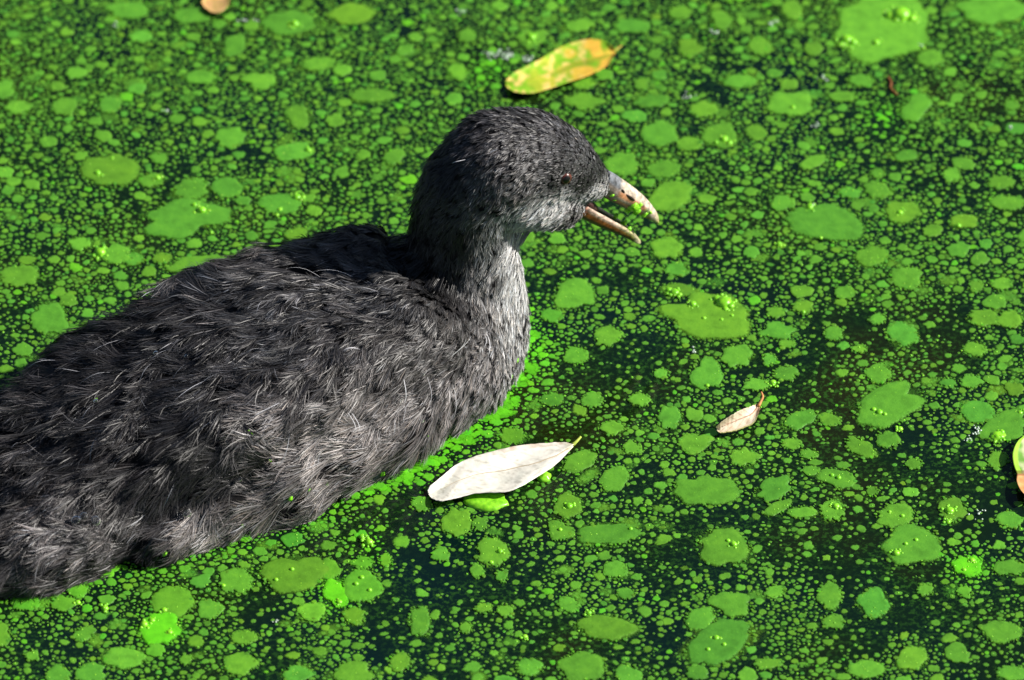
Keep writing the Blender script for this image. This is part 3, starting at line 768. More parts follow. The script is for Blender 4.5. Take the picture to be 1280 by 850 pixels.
BUB = [(368,29,6),(385,187,4),(371,245,6),(350,262,3),(346,268,3),(252,262,6),(243,256,4),(122,216,4),(140,198,2.5),(125,313,8),(197,222,4),(264,290,3),(664,45,6),(991,134,3.5),
 (1126,15,13),(1112,18,7),(1140,22,6),(1120,24,5),(1058,48,8),(1066,52,6),(1052,54,5),(1095,53,5),(1154,59,3),(905,173,5),(912,178,4),(895,178,3),(1012,258,5),(1026,298,2.5),
 (1125,265,4),(1198,282,3.5),(905,376,10),(896,373,5),(913,382,5),(907,386,4),(866,380,5),(843,364,6),(836,362,4),(850,368,3),(880,398,3),(902,400,2.5),(915,395,2.5),(1004,390,3),
 (966,477,5),(974,304,4),(884,482,3),(1099,515,4.5),(1092,512,3.5),(1106,518,3),(1247,545,6),(1252,540,4),(1275,515,4),(1125,535,4),(1045,632,5),(1187,637,6),(1185,651,4),
 (1048,597,3.5),(1040,594,3),(917,680,4.5),(910,676,3),(1120,691,5),(1132,680,3),(1145,675,3),(1215,700,4),(1205,712,3),(711,632,5),(625,689,4),(614,703,3),(700,662,3),(788,661,3),
 (452,722,3.5),(445,730,3.5),(462,738,3),(424,752,4),(97,752,4),(279,732,3),(365,712,3),(345,725,3),(205,762,4),(212,790,4),(180,780,5),(190,775,4),(131,759,5),(461,676,6),(452,670,4),
 (736,765,4),(656,795,4),(1128,645,3),(1112,640,2.5),(895,797,4),(905,806,3),(885,812,3)]
W = lambda px, py: PZ(px, py, 0)
RES = 0.5 * PX                                   # occupancy raster
gx = int((X1 - X0) / RES) + 1; gy = int((Y1 - Y0) / RES) + 1
occ = np.zeros((gy, gx), bool)
def stamp(cx, cy, rx, ry, ang, grow=1.0):
    R_ = max(rx, ry) * grow
    i0 = max(0, int((cx - R_ - X0) / RES)); i1 = min(gx, int((cx + R_ - X0) / RES) + 2)
    j0 = max(0, int((cy - R_ - Y0) / RES)); j1 = min(gy, int((cy + R_ - Y0) / RES) + 2)
    if i1 <= i0 or j1 <= j0: return
    xs = X0 + np.arange(i0, i1) * RES - cx; ys = Y0 + np.arange(j0, j1) * RES - cy
    c, s = math.cos(ang), math.sin(ang)
    u = (xs[None] * c + ys[:, None] * s) / (rx * grow); v = (-xs[None] * s + ys[:, None] * c) / (ry * grow)
    occ[j0:j1, i0:i1] |= (u * u + v * v) < 1
# the bird's waterline
bird_poly_c = body_pt(0.115, 0, 0)
stamp(bird_poly_c.x, bird_poly_c.y, 0.096, 0.030, AX)
patches = []
for (px, py, w, h, a) in BIG:
    c = W(px, py)
    # size in the picture -> size on the water (the tilt is undone too)
    aa = R(a); Mx = np.array([[math.cos(aa), -math.sin(aa)], [math.sin(aa), math.cos(aa)]]) @ np.diag([w / 2, h / 2])
    Mx = np.diag([1, ASP]) @ Mx * PX
    U, Sg, _ = np.linalg.svd(Mx); ang = math.atan2(U[1, 0], U[0, 0])
    patches.append((c.x, c.y, Sg[0], Sg[1], ang, 'hand'))
    stamp(c.x, c.y, Sg[0], Sg[1], ang, 0.97)
# the rest: random sizes, thinned where open water shows
DARK = [(555,740,75,45),(600,715,60,30),(1090,580,60,40),(700,800,60,50),(690,700,0,0),(1060,700,60,50),(1180,600,50,35),(440,640,30,20),(330,755,40,22),(1000,480,70,30),(800,440,50,40),
        (1020,500,60,30),(760,480,60,40),(220,225,40,30),(300,190,40,15),(170,250,40,14),(500,650,26,50),(1130,760,80,50),(830,700,40,40),(960,660,50,30),(1090,430,70,30),(20,470,60,30),(690,560,50,30)]
DK = [(W(x, y), w * PX, h * PX * ASP) for x, y, w, h in DARK if w]
lat = rng.random((40, 44)); lat2 = rng.random((100, 100))
def vnoise(L, x, y):
    i = int(x) % (L.shape[0] - 1); j = int(y) % (L.shape[1] - 1); fx = x - int(x); fy = y - int(y)
    fx = fx * fx * (3 - 2 * fx); fy = fy * fy * (3 - 2 * fy)
    return (L[i, j] * (1 - fx) + L[i + 1, j] * fx) * (1 - fy) + (L[i, j + 1] * (1 - fx) + L[i + 1, j + 1] * fx) * fy
EDG = np.ones((134, 134))
low = [tuple(v) for v in co[(co[:, 2] > 0) & (co[:, 2] < 0.0025)]]
from mathutils.kdtree import KDTree
KE = KDTree(len(low))
for i, v in enumerate(low): KE.insert((v[0], v[1], 0), i)
KE.balance()
for i in range(134):
    for j in range(134): EDG[i, j] = KE.find((-0.17 + i * 0.0015, -0.14 + j * 0.0015, 0))[2]
def edge_dist(x, y):                       # how far from the bird's side
    i = int((x + 0.17) / 0.0015); j = int((y + 0.14) / 0.0015)
    return EDG[i, j] if 0 <= i < 134 and 0 <= j < 134 else 1
def density(x, y):
    if edge_dist(x, y) < 0.008 and (y < 0.02): return 1.0
    d = 0.60 + 0.98 * (vnoise(lat, (x - X0) * 55, (y - Y0) * 55) - .5) + 0.5 * (vnoise(lat2, (x - X0) * 150, (y - Y0) * 150) - .5)
    d += 0.28 * max(-1, min(1, (-x * 2.0 + y * 3.5)))     # thicker towards the far bank side
    for c, w, h in DK:
        q = ((x - c.x) / w) ** 2 + ((y - c.y) / h) ** 2
        if q < 2.5: d -= 0.8 * math.exp(-q * 1.3)
    return max(0.07, min(1, d))
def free_at(x, y):
    i = int((x - X0) / RES); j = int((y - Y0) / RES)
    return 0 <= i < gx and 0 <= j < gy and not occ[j, i]
CS8 = [(math.cos(k * math.pi / 4), math.sin(k * math.pi / 4)) for k in range(8)]
specks = []
LEV = [(14, 9, 500), (9, 6.5, 1100), (6.5, 4.5, 3600), (4.5, 3.0, 15000), (3.0, 2.0, 50000), (2.0, 1.2, 100000)]
fx0, fx1 = -0.165, 0.165; fy0, fy1 = -0.175, 0.195       # the stretch that is looked at
for (ra, rb, tries) in LEV:
    for (bx0, bx1, by0, by1, mul) in ((fx0, fx1, fy0, fy1, 1.0), (X0, X1, Y0, Y1, 0.9)):
        if mul < 1 and rb < 2.0: continue
        U = rng.random((int(tries * mul), 5))
        for u in U:
            x = bx0 + (bx1 - bx0) * u[0]; y = by0 + (by1 - by0) * u[1]
            if mul < 1 and fx0 < x < fx1 and fy0 < y < fy1: continue
            if not free_at(x, y): continue
            if u[3] > density(x, y) * (0.8 if rb > 6 else 1.0): continue
            r = (rb + (ra - rb) * u[2] ** 1.6) * PX; ok = True
            el = 1.0 + 0.55 * u[4] ** 1.5; rx, ry = r * el ** .5, r / el ** .5 * 1.12
            for c, s in CS8:
                if not free_at(x + rx * c * 1.03, y + ry * s * 1.03): ok = False; break
            if not ok: continue
            ang = float(rng.normal(0.15, 0.5)) if el > 1.15 else 0.0
            stamp(x, y, rx, ry, ang, 1.08)
            specks.append((x, y, rx, ry, ang, 'rnd'))
for (x, y, rx, ry, ang, _) in patches:
    for q in range(int(6 + 0.55 * (rx + ry) / PX)):
        th = rng.uniform(0, 6.283); k = rng.uniform(.86, 1.16); r = rng.uniform(.9, 2.6) * PX
        u = rx * k * math.cos(th); v = ry * k * math.sin(th); c, s = math.cos(ang), math.sin(ang)
        specks.append((x + u * c - v * s, y + u * s + v * c, r * 1.2, r, 0.0, 'rim'))
print('specks', len(specks))
specks.sort(key=lambda s: -s[2] * s[3])
infr = lambda s: (-0.152 < s[0] < 0.152 and -0.16 < s[1] < 0.175)
n_ind = 300 - len(patches)
ind = [s for s in specks if infr(s) and s[5] == 'rnd'][:n_ind]; indset = set(id(s) for s in ind)
rest = [s for s in specks if id(s) not in indset]
from mathutils.kdtree import KDTree
DISC = specks; DR = [math.sqrt(q[2] * q[3]) for q in specks]; DRA = np.array(DR); DXY = np.array([(q[0], q[1]) for q in specks]); IDX = {id(q): i for i, q in enumerate(specks)}
KD = KDTree(len(DISC)); bigs = [i for i in range(len(DISC)) if DR[i] > 6 * PX]; KB = KDTree(len(bigs))
for i, q in enumerate(DISC): KD.insert((q[0], q[1], 0), i)
for i in bigs: KB.insert((DISC[i][0], DISC[i][1], 0), i)
KD.balance(); KB.balance()
PATCH_GROUP = 'flat algae patches floating on the pond'
bright_spots = [(200, 786), (1210, 708), (463, 680), (420, 742), (612, 88), (1105, 150)]
def is_bright(x, y):
    return any(((x - W(*b).x) / 0.007) ** 2 + ((y - W(*b).y) / 0.009) ** 2 < 1 for b in bright_spots)
BS = [W(*b) for b in bright_spots]
def brightness(x, y):
    b = 0.0
    for q in BS:
        b = max(b, math.exp(-(((x - q.x) / 0.006) ** 2 + ((y - q.y) / 0.008) ** 2)))
    # algae pushed together along the bird's side is fresher
    dd = edge_dist(x, y)
    if dd < 0.02: b = max(b, (1.0 if x > -0.03 else 0.55) * math.exp(-(dd / (0.0095 if x > -0.03 else 0.006)) ** 2))
    return b
patch_objs = []
def is_sub(px, py): return (px, py) in ((884, 614), (898, 803), (1255, 534), (1110, 507), (232, 273))
SPECIAL = {(1103, 36): ('largest round algae patch, carrying two heaps of yellow-green bubbles',), (888, 396): ('broad oval algae patch with one bubble heap, between bill and curled beige leaf',),
           (1032, 279): ('broad oval algae patch straight ahead of the open bill, one bubble on its rim',), (232, 273): ('long ragged algae patch behind the nape with bubbles on its far edge',),
           (898, 803): ('pale tilted algae patch with soft edges and scattered small bubbles',), (200, 786): ('vivid crumpled green algae clump near the tail side of the flank',),
           (368, 718): ('wide algae patch lying along the chick\'s lower flank',), (1255, 534): ('raised smooth algae patch just beside the orange-brown leaf',)}
for k, s in enumerate(patches + ind):
    hand = s[5] == 'hand'; x, y, rx, ry, ang = s[:5]
    big = max(rx, ry) / PX
    pts = poly_patch(x, y, rx, ry, ang, 44 if big > 14 else (30 if big > 8 else 20), 0.15 if big > 14 else 0.17) if hand else grown_patch(IDX[id(s)], 26)
    top = 0.00022 + 0.00025 * min(1, big / 40) + rng.uniform(0, 0.00008)
    br = brightness(x, y)
    me = patch_mesh(pts, x, y, top, algae_col(br))
    o = link('algae_patch', me, M_ALGAE); o.location = (x, y, 0)
    key = (BIG[k][0], BIG[k][1]) if hand else None
    if key in SPECIAL: tag(o, SPECIAL[key][0], 'algae', PATCH_GROUP)
    else: tag(o, 'flat rounded mid-green algae patch floating on dark water', 'algae', PATCH_GROUP)
    patch_objs.append((o, x, y, rx, ry, ang, top)); o['tmp'] = br
def describe(o, x, y, rx, ry, br):
    n = len([c for c in o.children]); m = max(rx, ry) / PX; e = max(rx, ry) / min(rx, ry)
    size = 'large' if m > 28 else ('medium' if m > 15 else 'small'); shp = 'elongated' if e > 1.9 else ('oval' if e > 1.3 else 'roundish')
    cc = o.data.color_attributes['Col'].data[-1].color; rt = cc[0] / cc[1]
    col = 'vivid green' if br > .5 else 'yellowish green' if rt > .345 else 'cool green' if rt < .295 else 'mid green'
    bub = '' if n == 0 else (' with one bubble' if n == 1 else (' with two bubbles' if n == 2 else ' with several bubbles'))
    LM = [(812, 278, 'ahead of the open bill'), (685, 430, "off the chick's breast"), (420, 660, "alongside the chick's flank"), (120, 760, "below the chick's rear flank"), (400, 270, "behind the chick's neck"),
          (120, 370, "beyond the chick's back"), (640, 110, "behind the chick's crown"), (625, 600, 'around the cream-white leaf'), (922, 526, 'around the curled beige leaf'), (720, 70, 'around the yellow leaf'),
          (1275, 582, 'around the orange-brown leaf'), (267, 2, 'around the tan leaf tip'), (1103, 36, 'around the largest bubble-topped patch'), (888, 396, 'around the broad bubble-heaped patch'), (898, 803, 'around the pale tilted bubbled patch'), (232, 273, 'around the long ragged patch'), (200, 786, 'around the vivid crumpled clump'),
          (1032, 279, 'around the oval patch facing the bill')]
    best = min((math.hypot(x - W(a, b).x, y - W(a, b).y), t) for a, b, t in LM)
    return f"{size} {shp} {col.replace('mid ', '')} algae patch{bub}, " + (best[1] if best[0] < 170 * PX else 'in open water')
# uncounted small flecks as one sheet of real flecks
VV = []; FF = []; CCc = []; AL = []; off = 0
for s_ in rest:
    x, y, rx, ry, ang, _ = s_
    big = max(rx, ry) / PX; n = 7 if big < 2.5 else (12 if big < 5 else (20 if big < 9 else 26))
    pts = grown_patch(IDX[id(s_)], n)
    c = algae_col(min(1, brightness(x, y) + (0.55 if rng.random() < .03 else 0)))
    k = 0.74 + 0.26 * min(1, big / 6)
    c = tuple(q * k for q in c)
    top = (0.00005 if s_[5] == 'rnd' else .00034) + 0.000010 * min(big, 9) + rng.uniform(0, .00004)
    cc = np.array([x, y])
    ring0 = np.column_stack([cc + (pts - cc) * 1.14, np.full(n, 0.00001 + .00002 * rng.random())]); ring1 = np.column_stack([cc + (pts - cc) * .80, np.full(n, top)])
    VV.append(ring0); VV.append(ring1); VV.append(np.array([[x, y, top * 1.1]]))
    CCc.append(np.tile(np.array(c) * .97, (n, 1))); CCc.append(np.tile(np.array(c), (n + 1, 1))); sf = 1 if big < 2.2 else 0
    AL.append(np.full(n, .55 if sf else .22)); AL.append(np.full(n, 1.0 if sf else .80)); AL.append(np.ones(1))
    for q in range(n):
        r1 = (q + 1) % n
        FF.append((off + q, off + r1, off + n + r1, off + n + q)); FF.append((off + n + q, off + n + r1, off + 2 * n))
    off += 2 * n + 1
me = bpy.data.meshes.new('algae_flecks'); me.from_pydata(np.concatenate(VV).tolist(), [], FF); me.update()
set_col(me, np.concatenate(CCc).astype(np.float32), alpha=np.concatenate(AL))
tag(link('algae_flecks', me, M_ALGAE), 'countless tiny green algae flecks speckling the dark pond water', 'algae', kind='stuff')
# thin soft film drifting just at the surface between the patches
VV = []; FF = []; CCc = []; AL = []; off = 0
films = [(x, y, rx * 1.45, ry * 1.45, a_) for (x, y, rx, ry, a_, _) in patches if rng.random() < .7]
for q in range(1500):
    x = rng.uniform(fx0, fx1); y = rng.uniform(fy0, fy1)
    if rng.random() < density(x, y) ** 1.5: r = rng.uniform(3, 15) * PX; films.append((x, y, r * rng.uniform(1, 1.8), r, rng.normal(.1, .5)))
hug = [v for v in low if v[0] > -0.045 and v[1] < 0.035]
for q in range(170):
    v = hug[int(rng.integers(len(hug)))]; o_ = Vector((v[0], v[1], 0)) - body_pt(0.05, 0, 0); o_.normalize(); o_ *= rng.uniform(-.001, .0065)
    films.append((v[0] + o_.x, v[1] + o_.y, rng.uniform(5, 12) * PX, rng.uniform(4, 9) * PX, rng.uniform(0, 3)))
for (x, y, rx, ry, ang) in films:
    n = 18; pts = poly_patch(x, y, rx, ry, ang, n, 0.22); c = np.array(algae_col(brightness(x, y) * .6)) * rng.uniform(.55, .9); cc = np.array([x, y]); z = 0.00001 + rng.uniform(0, .00003)
    am = rng.uniform(.35, .75)
    if edge_dist(x, y) < .01 and x > -.05: am = .85; c = np.array((0.105, 0.50, 0.010)) * rng.uniform(.8, 1.1); z += .0001
    for k_, al in ((1, 0), (.7, am * .55), (.35, am)):
        VV.append(np.column_stack([cc + (pts - cc) * k_, np.full(n, z)])); AL.append(np.full(n, al)); CCc.append(np.tile(c, (n, 1)))
    VV.append(np.array([[x, y, z]])); AL.append(np.array([am])); CCc.append(c[None])
    for j in range(2):
        for q in range(n): FF.append((off + j * n + q, off + j * n + (q + 1) % n, off + (j + 1) * n + (q + 1) % n, off + (j + 1) * n + q))
    for q in range(n): FF.append((off + 2 * n + q, off + 2 * n + (q + 1) % n, off + 3 * n))
    off += 3 * n + 1
me = bpy.data.meshes.new('algae_film'); me.from_pydata(np.concatenate(VV).tolist(), [], FF); me.update()
set_col(me, np.concatenate(CCc).astype(np.float32), alpha=np.concatenate(AL))
tag(link('algae_film', me, M_ALGAE), 'soft thin green algae film spread over the water surface', 'algae', kind='stuff')
# bubbles coated with algae, riding on the patches
def dome(seg=12, rings=5):
    V = []; F = []
    for i in range(rings):
        ph = math.pi * 0.5 * i / rings * 1.0
        for k in range(seg):
            th = 2 * math.pi * k / seg; V.append((math.cos(ph) * math.cos(th), math.cos(ph) * math.sin(th), math.sin(ph) * .8))
    V.append((0, 0, .8))
    for i in range(rings - 1):
        for k in range(seg): F.append((i * seg + k, i * seg + (k + 1) % seg, (i + 1) * seg + (k + 1) % seg, (i + 1) * seg + k))
    for k in range(seg): F.append(((rings - 1) * seg + k, (rings - 1) * seg + (k + 1) % seg, rings * seg))
    return V, F
DV, DF = dome(); dome_me = mesh('bubble', DV, DF); dome_me.materials.append(M_BUB)
loose = []
def put_bubble(x, y, r):
    best = None
    for (o, cx, cy, rx, ry, ang, top) in patch_objs:
        c, s = math.cos(ang), math.sin(ang); u = ((x - cx) * c + (y - cy) * s) / rx; v = (-(x - cx) * s + (y - cy) * c) / ry
        if u * u + v * v < 0.95: best = (o, cx, cy, top); break
    if best and r > 2.4 * PX:
        o = link('bubble', dome_me, None, best[0]); o.location = (x - best[1], y - best[2], best[3] * .9); o.scale = (r, r, r * random.uniform(.8, 1.05)); o.rotation_euler.z = random.random() * 6
    else: loose.append((x, y, r, best[3] if best else 0.0001))
for (px, py, r) in BUB:
    p = W(px, py + r * .4); put_bubble(p.x, p.y, r * PX)
    if r >= 4:                      # froth of small ones round a big one
        for q in range(int(r * 1.6)):
            a = random.random() * 6.28; dd = r * random.uniform(.8, 1.7)
            pp = W(px + math.cos(a) * dd * 1.1, py + r * .4 + math.sin(a) * dd * .7); loose.append((pp.x, pp.y, random.uniform(.9, 2.2) * PX * min(1.4, r / 6 + .4), 0.0003))
for (o, x, y, rx, ry, ang, top) in patch_objs:
    if o['label'].startswith('flat rounded'): o['label'] = describe(o, x, y, rx, ry, o['tmp'])
    del o['tmp']
for s in patches + ind:
    for q in range(rng.poisson(min(9, s[2] * s[3] / (60 * PX * PX)))):
        a = random.random() * 6.28; rr = math.sqrt(random.random()) * .92; c, sn = math.cos(s[4]), math.sin(s[4])
        u = s[2] * rr * math.cos(a); v = s[3] * rr * math.sin(a); loose.append((s[0] + u * c - v * sn, s[1] + u * sn + v * c, random.uniform(.5, 1.35) * PX, 0.0003))
for s in rest:
    if rng.random() < 0.035: loose.append((s[0], s[1], random.uniform(.6, 1.5) * PX, 0.0001))
VV = []; FF = []; off = 0; dv = np.array(dome(8, 3)[0]); df = dome(8, 3)[1]
for (x, y, r, z) in loose:
    VV.append(dv * r + np.array([x, y, z])); FF += [tuple(i + off for i in f) for f in df]; off += len(dv)
me = bpy.data.meshes.new('algae_bubbles'); me.from_pydata(np.concatenate(VV).tolist(), [], FF); me.polygons.foreach_set('use_smooth', [True] * len(me.polygons)); me.update()
tag(link('algae_bubbles', me, M_BUB), 'tiny bright yellow-green bubbles dotted over the algae', 'bubbles', kind='stuff')
# clear foam bubbles catching the light
VV = []; FF = []; off = 0
for (px, py, n, sx, sy) in [(618, 70, 26, 12, 4), (634, 70, 22, 10, 5), (660, 76, 16, 8, 5), (892, 41, 8, 6, 3), (1016, 258, 5, 5, 3), (1221, 540, 16, 7, 5), (965, 30, 8, 5, 4), (1027, 100, 7, 5, 4), (1222, 645, 10, 7, 5), (1019, 160, 6, 6, 3), (858, 120, 7, 8, 4), (310, 27, 8, 10, 2),
                         (1210, 550, 8, 6, 4), (575, 14, 8, 8, 4), (866, 440, 6, 6, 4), (1152, 58, 4, 3, 2), (1262, 160, 5, 4, 3), (210, 140, 5, 4, 3), (145, 32, 5, 5, 3), (345, 778, 4, 5, 3)]:
    for q in range(n):
        p = W(px + random.gauss(0, sx * .6), py + random.gauss(0, sy * .6)); r = random.uniform(.7, 1.7) * PX
        VV.append(dv * np.array([r, r, r * 1.1]) + np.array([p.x, p.y, 0.0004])); FF += [tuple(i + off for i in f) for f in df]; off += len(dv)
me = bpy.data.meshes.new('foam'); me.from_pydata(np.concatenate(VV).tolist(), [], FF); me.polygons.foreach_set('use_smooth', [True] * len(me.polygons)); me.update()
M_FOAM = mat_plain('foam', (.55, .68, .55), .12, .8)
tag(link('foam', me, M_FOAM), 'specks of whitish foam bubbles scattered on the algae', 'foam', kind='stuff')

# ------------------------------------------------------------------ fallen leaves
def leaf_blade(name, top, bot, zf, colf, thick=0.00025, nt=56, nv=25, rag=0.5):
    T = catmull([(a, b, 0) for a, b in top], nt); Bt = catmull([(a, b, 0) for a, b in bot], nt)
    for L_ in (T, Bt):
        for i in range(1, nt - 1): L_[i].y += random.gauss(0, rag * .45) + rag * mn.noise(Vector((i * .35, L_[i].y * .1, 3)))
    V = []; C = []; F = []
    for lay in (0, 1):
        for i in range(nt):
            t = i / (nt - 1)
            for j in range(nv):
                v = j / (nv - 1); q = T[i].lerp(Bt[i], v)
                z = zf(t, v) - (thick if lay else 0); V.append(PZ(q.x, q.y, z)); C.append(colf(t, v, q.x, q.y))
    n = nt * nv
    for i in range(nt - 1):
        for j in range(nv - 1):
            a = i * nv + j; F.append((a, a + 1, a + nv + 1, a + nv)); F.append((n + a, n + a + nv, n + a + nv + 1, n + a + 1))
    rim = [j for j in range(nv)] + [i * nv + nv - 1 for i in range(1, nt)] + [(nt - 1) * nv + j for j in range(nv - 2, -1, -1)] + [i * nv for i in range(nt - 2, 0, -1)]
    for a, b in zip(rim, rim[1:] + rim[:1]): F.append((a, b, n + b, n + a)[::-1])
    me = mesh(name, V, F); set_col(me, np.array(C, np.float32))
    bmm = bmesh.new(); bmm.from_mesh(me); bmesh.ops.remove_doubles(bmm, verts=bmm.verts[:], dist=1e-6); bmesh.ops.recalc_face_normals(bmm, faces=bmm.faces[:]); bmm.to_mesh(me); bmm.free()
    return me, T, Bt
def leaf(name, label, base_px, top, bot, zf, colf, vmid, stem, rib_col, stem_col, stem_r=0.0004):
    e = bpy.data.objects.new(name, None); COL.objects.link(e); e.empty_display_size = .01
    base = PZ(*base_px, 0); e.location = base
    tag(e, label, 'leaf')
    inv = Matrix.Translation(-base)
    me, T, Bt = leaf_blade('blade', top, bot, zf, colf)
    o = link('blade', me, M_LEAF, e); o.matrix_parent_inverse = inv
    pts = []; m = len(T)
    for i in range(13, m - 1):
        q = T[i].lerp(Bt[i], vmid(i / (m - 1))); pts.append(PZ(q.x, q.y, zf(i / (m - 1), vmid(i / (m - 1))) + 0.00004))
    V, F = tube(pts, [0.00007 + 0.00018 * i / len(pts) for i in range(len(pts))], 6)
    me = mesh('midrib', V, F); set_col(me, np.tile(np.array(rib_col, np.float32), (len(V), 1))); o2 = link('midrib', me, M_LEAF, e); o2.matrix_parent_inverse = inv
    if stem:
        P3 = catmull([PZ(a, b, z) for a, b, z in stem], 10)
        V, F = tube(P3, [stem_r * (1.25 - .5 * i / 9) for i in range(10)], 8)
        me = mesh('stem', V, F); set_col(me, np.tile(np.array(stem_col, np.float32), (len(V), 1))); o3 = link('stem', me, M_LEAF, e); o3.matrix_parent_inverse = inv
    return e
def hsh(x, y): return (math.sin(x * 12.9898 + y * 78.233) * 43758.5453) % 1
def sm(x, y, s, sd=0):   # smooth value noise for leaf blotches
    return vnoise(lat2, abs(x * s + sd) % 97, abs(y * s + sd * 3) % 97)
# white leaf
def z_white(t, v):
    return 0.0012 + 0.0020 * t ** 2 + 0.0016 * (2 * v - 1) ** 2 * math.sin(math.pi * min(1, t * 1.05)) - 0.0003 * math.exp(-((v - .5) / .06) ** 2) + 0.0004 * math.sin(t * 13 + v * 5)
def c_white(t, v, x, y):
    c = (.80, .77, .68)
    b = sm(x, y, .12, 3); c = lerp3(c, (.66, .66, .58), (b - .45) * 1.6)
    vein = abs(((t * 9 + abs(v - .5) * 3.2) % 1) - .5)
    if vein < .06: c = lerp3(c, (.47, .44, .36), .5)
    if v < .09 and t > .55 and t < .95: c = lerp3(c, (.38, .22, .14), .8 * sm(x, y, .15, 9))
    if t > .9: c = lerp3(c, (.55, .50, .25), (t - .9) * 6)
    if sm(x, y, .35, 21) > .83: c = lerp3(c, (.30, .29, .24), .5)
    return c
leaf('fallen_leaf', 'large cream-white fallen leaf with yellow-green stem lying near the breast', (625, 590),
     [(534, 612), (539, 606), (553, 595), (567, 583), (581, 575), (602, 567.5), (626, 561.5), (650, 556.5), (679, 554), (703, 553), (717, 555)],
     [(535, 617), (540, 623), (548, 626), (560, 625), (572, 622.5), (597, 616.5), (630, 615.5), (645, 611), (661, 602.5), (693, 582), (718, 557)],
     z_white, c_white, lambda t: .62 - .12 * math.sin(t * 2.6) , [(716, 556, .0030), (721, 551.5, .0036), (726, 546, .0040)], (.50, .42, .30), (.42, .50, .08), .00045)
# small curled beige leaf
def z_beige(t, v): return 0.0008 + 0.0050 * (1 - v) ** 2 * math.sin(math.pi * min(1, .12 + t * .9)) + 0.0016 * t ** 2 + 0.0008 * v ** 3
def c_beige(t, v, x, y):
    c = lerp3((.74, .66, .52), (.58, .46, .32), sm(x, y, .2, 5) * 1.2 - .2)
    if abs(((t * 7 + abs(v - .45) * 2.5) % 1) - .5) < .08: c = lerp3(c, (.36, .22, .15), .55)
    if v > .93: c = lerp3(c, (.30, .34, .05), .8)
    if t > .88: c = lerp3(c, (.50, .25, .10), (t - .88) * 7)
    return c
leaf('fallen_leaf', 'small curled pinkish-beige leaf with hooked orange stem among the algae', (922, 526),
     [(895, 534), (900, 528.5), (915, 518.5), (927, 512), (937, 508.5), (947, 504)], [(896, 537), (900, 541), (913, 540), (930, 535), (943, 528), (950.5, 511)],
     z_beige, c_beige, lambda t: .45, [(948, 508, .0026), (951, 502, .0032), (953.5, 496, .0038), (951.5, 490, .0044)], (.42, .26, .18), (.55, .24, .08), .0004)
# yellow leaf
def z_yel(t, v): return 0.0006 + 0.0010 * (2 * v - 1) ** 2 + 0.0012 * t + 0.0004 * math.sin(t * 9)
def c_yel(t, v, x, y):
    c = lerp3((.30, .48, .02), (.85, .50, .06), (t - .22) * 1.9)
    b = sm(x, y, .09, 13); b2 = sm(x, y, .2, 31)
    if b > .42: c = lerp3(c, (.22, .46, .015), (b - .42) * 6 * (1.1 - t * .8))
    if b2 > .5 and t < .7: c = lerp3(c, (.80, .60, .16), (b2 - .5) * 3)
    if b2 < .12: c = lerp3(c, (.20, .38, .02), .5)
    if abs(v - .62) < .05 and .4 < t < .95: c = lerp3(c, (.28, .34, .02), .75)
    if t > .93 : c = lerp3(c, (.62, .28, .03), .6)
    return c
leaf('fallen_leaf', 'elongated yellow leaf with orange end and green blotches behind the head', (700, 85),
     [(631, 101), (644, 90), (666, 79), (691, 64), (710, 54.5), (735, 49), (757, 51.5), (768, 61)], [(632, 107), (643, 115), (666, 116.5), (691, 109.5), (710, 103), (735, 94.5), (757, 83), (769, 67)],
     z_yel, c_yel, lambda t: .55, [(768, 64, .002), (773, 60, .0022), (777, 57, .0022)], (.50, .40, .04), (.45, .38, .05), .0003)
# leaf at the pond's open side, green-edged orange
def z_or(t, v): return 0.0006 + 0.0020 * (2 * v - 1) ** 2 + 0.0007 * math.sin(t * 8)
def c_or(t, v, x, y):
    c = lerp3((.62, .33, .13), (.40, .18, .06), sm(x, y, .2, 41))
    if y < 592: c = lerp3((.55, .52, .34), (.10, .26, .02), sm(x, y, .16, 17) * 1.4)
    if v < .16 and y < 592: c = (.26, .50, .03)
    if 588 < y < 594: c = lerp3(c, (.10, .04, .01), .7)
    return c
leaf('fallen_leaf', 'orange-brown decaying leaf with one bright green edge', (1290, 582),
     [(1284, 541), (1272, 552), (1266, 566), (1267, 580), (1271, 592), (1271, 602), (1276, 613), (1288, 624)], [(1292, 541), (1304, 552), (1311, 566), (1313, 580), (1312, 592), (1309, 602), (1304, 613), (1294, 624)],
     z_or, c_or, lambda t: .5, [(1291, 623, .001), (1296, 632, .0014), (1304, 640, .001)], (.36, .18, .06), (.40, .20, .07), .0004)
def z_br(t, v): return 0.0006 + 0.0012 * (2 * v - 1) ** 2
def c_br(t, v, x, y): return lerp3((.62, .36, .16), (.42, .30, .08), sm(x, y, .25, 51))
leaf('fallen_leaf', 'tan leaf tip poking in beyond the chick\'s back', (267, 2),
     [(252, 4), (255, -6), (262, -16), (272, -24), (282, -30)], [(255, 8), (264, 15), (276, 15), (286, 4), (290, -22)], z_br, c_br, lambda t: .5, None, (.45, .25, .1), None)

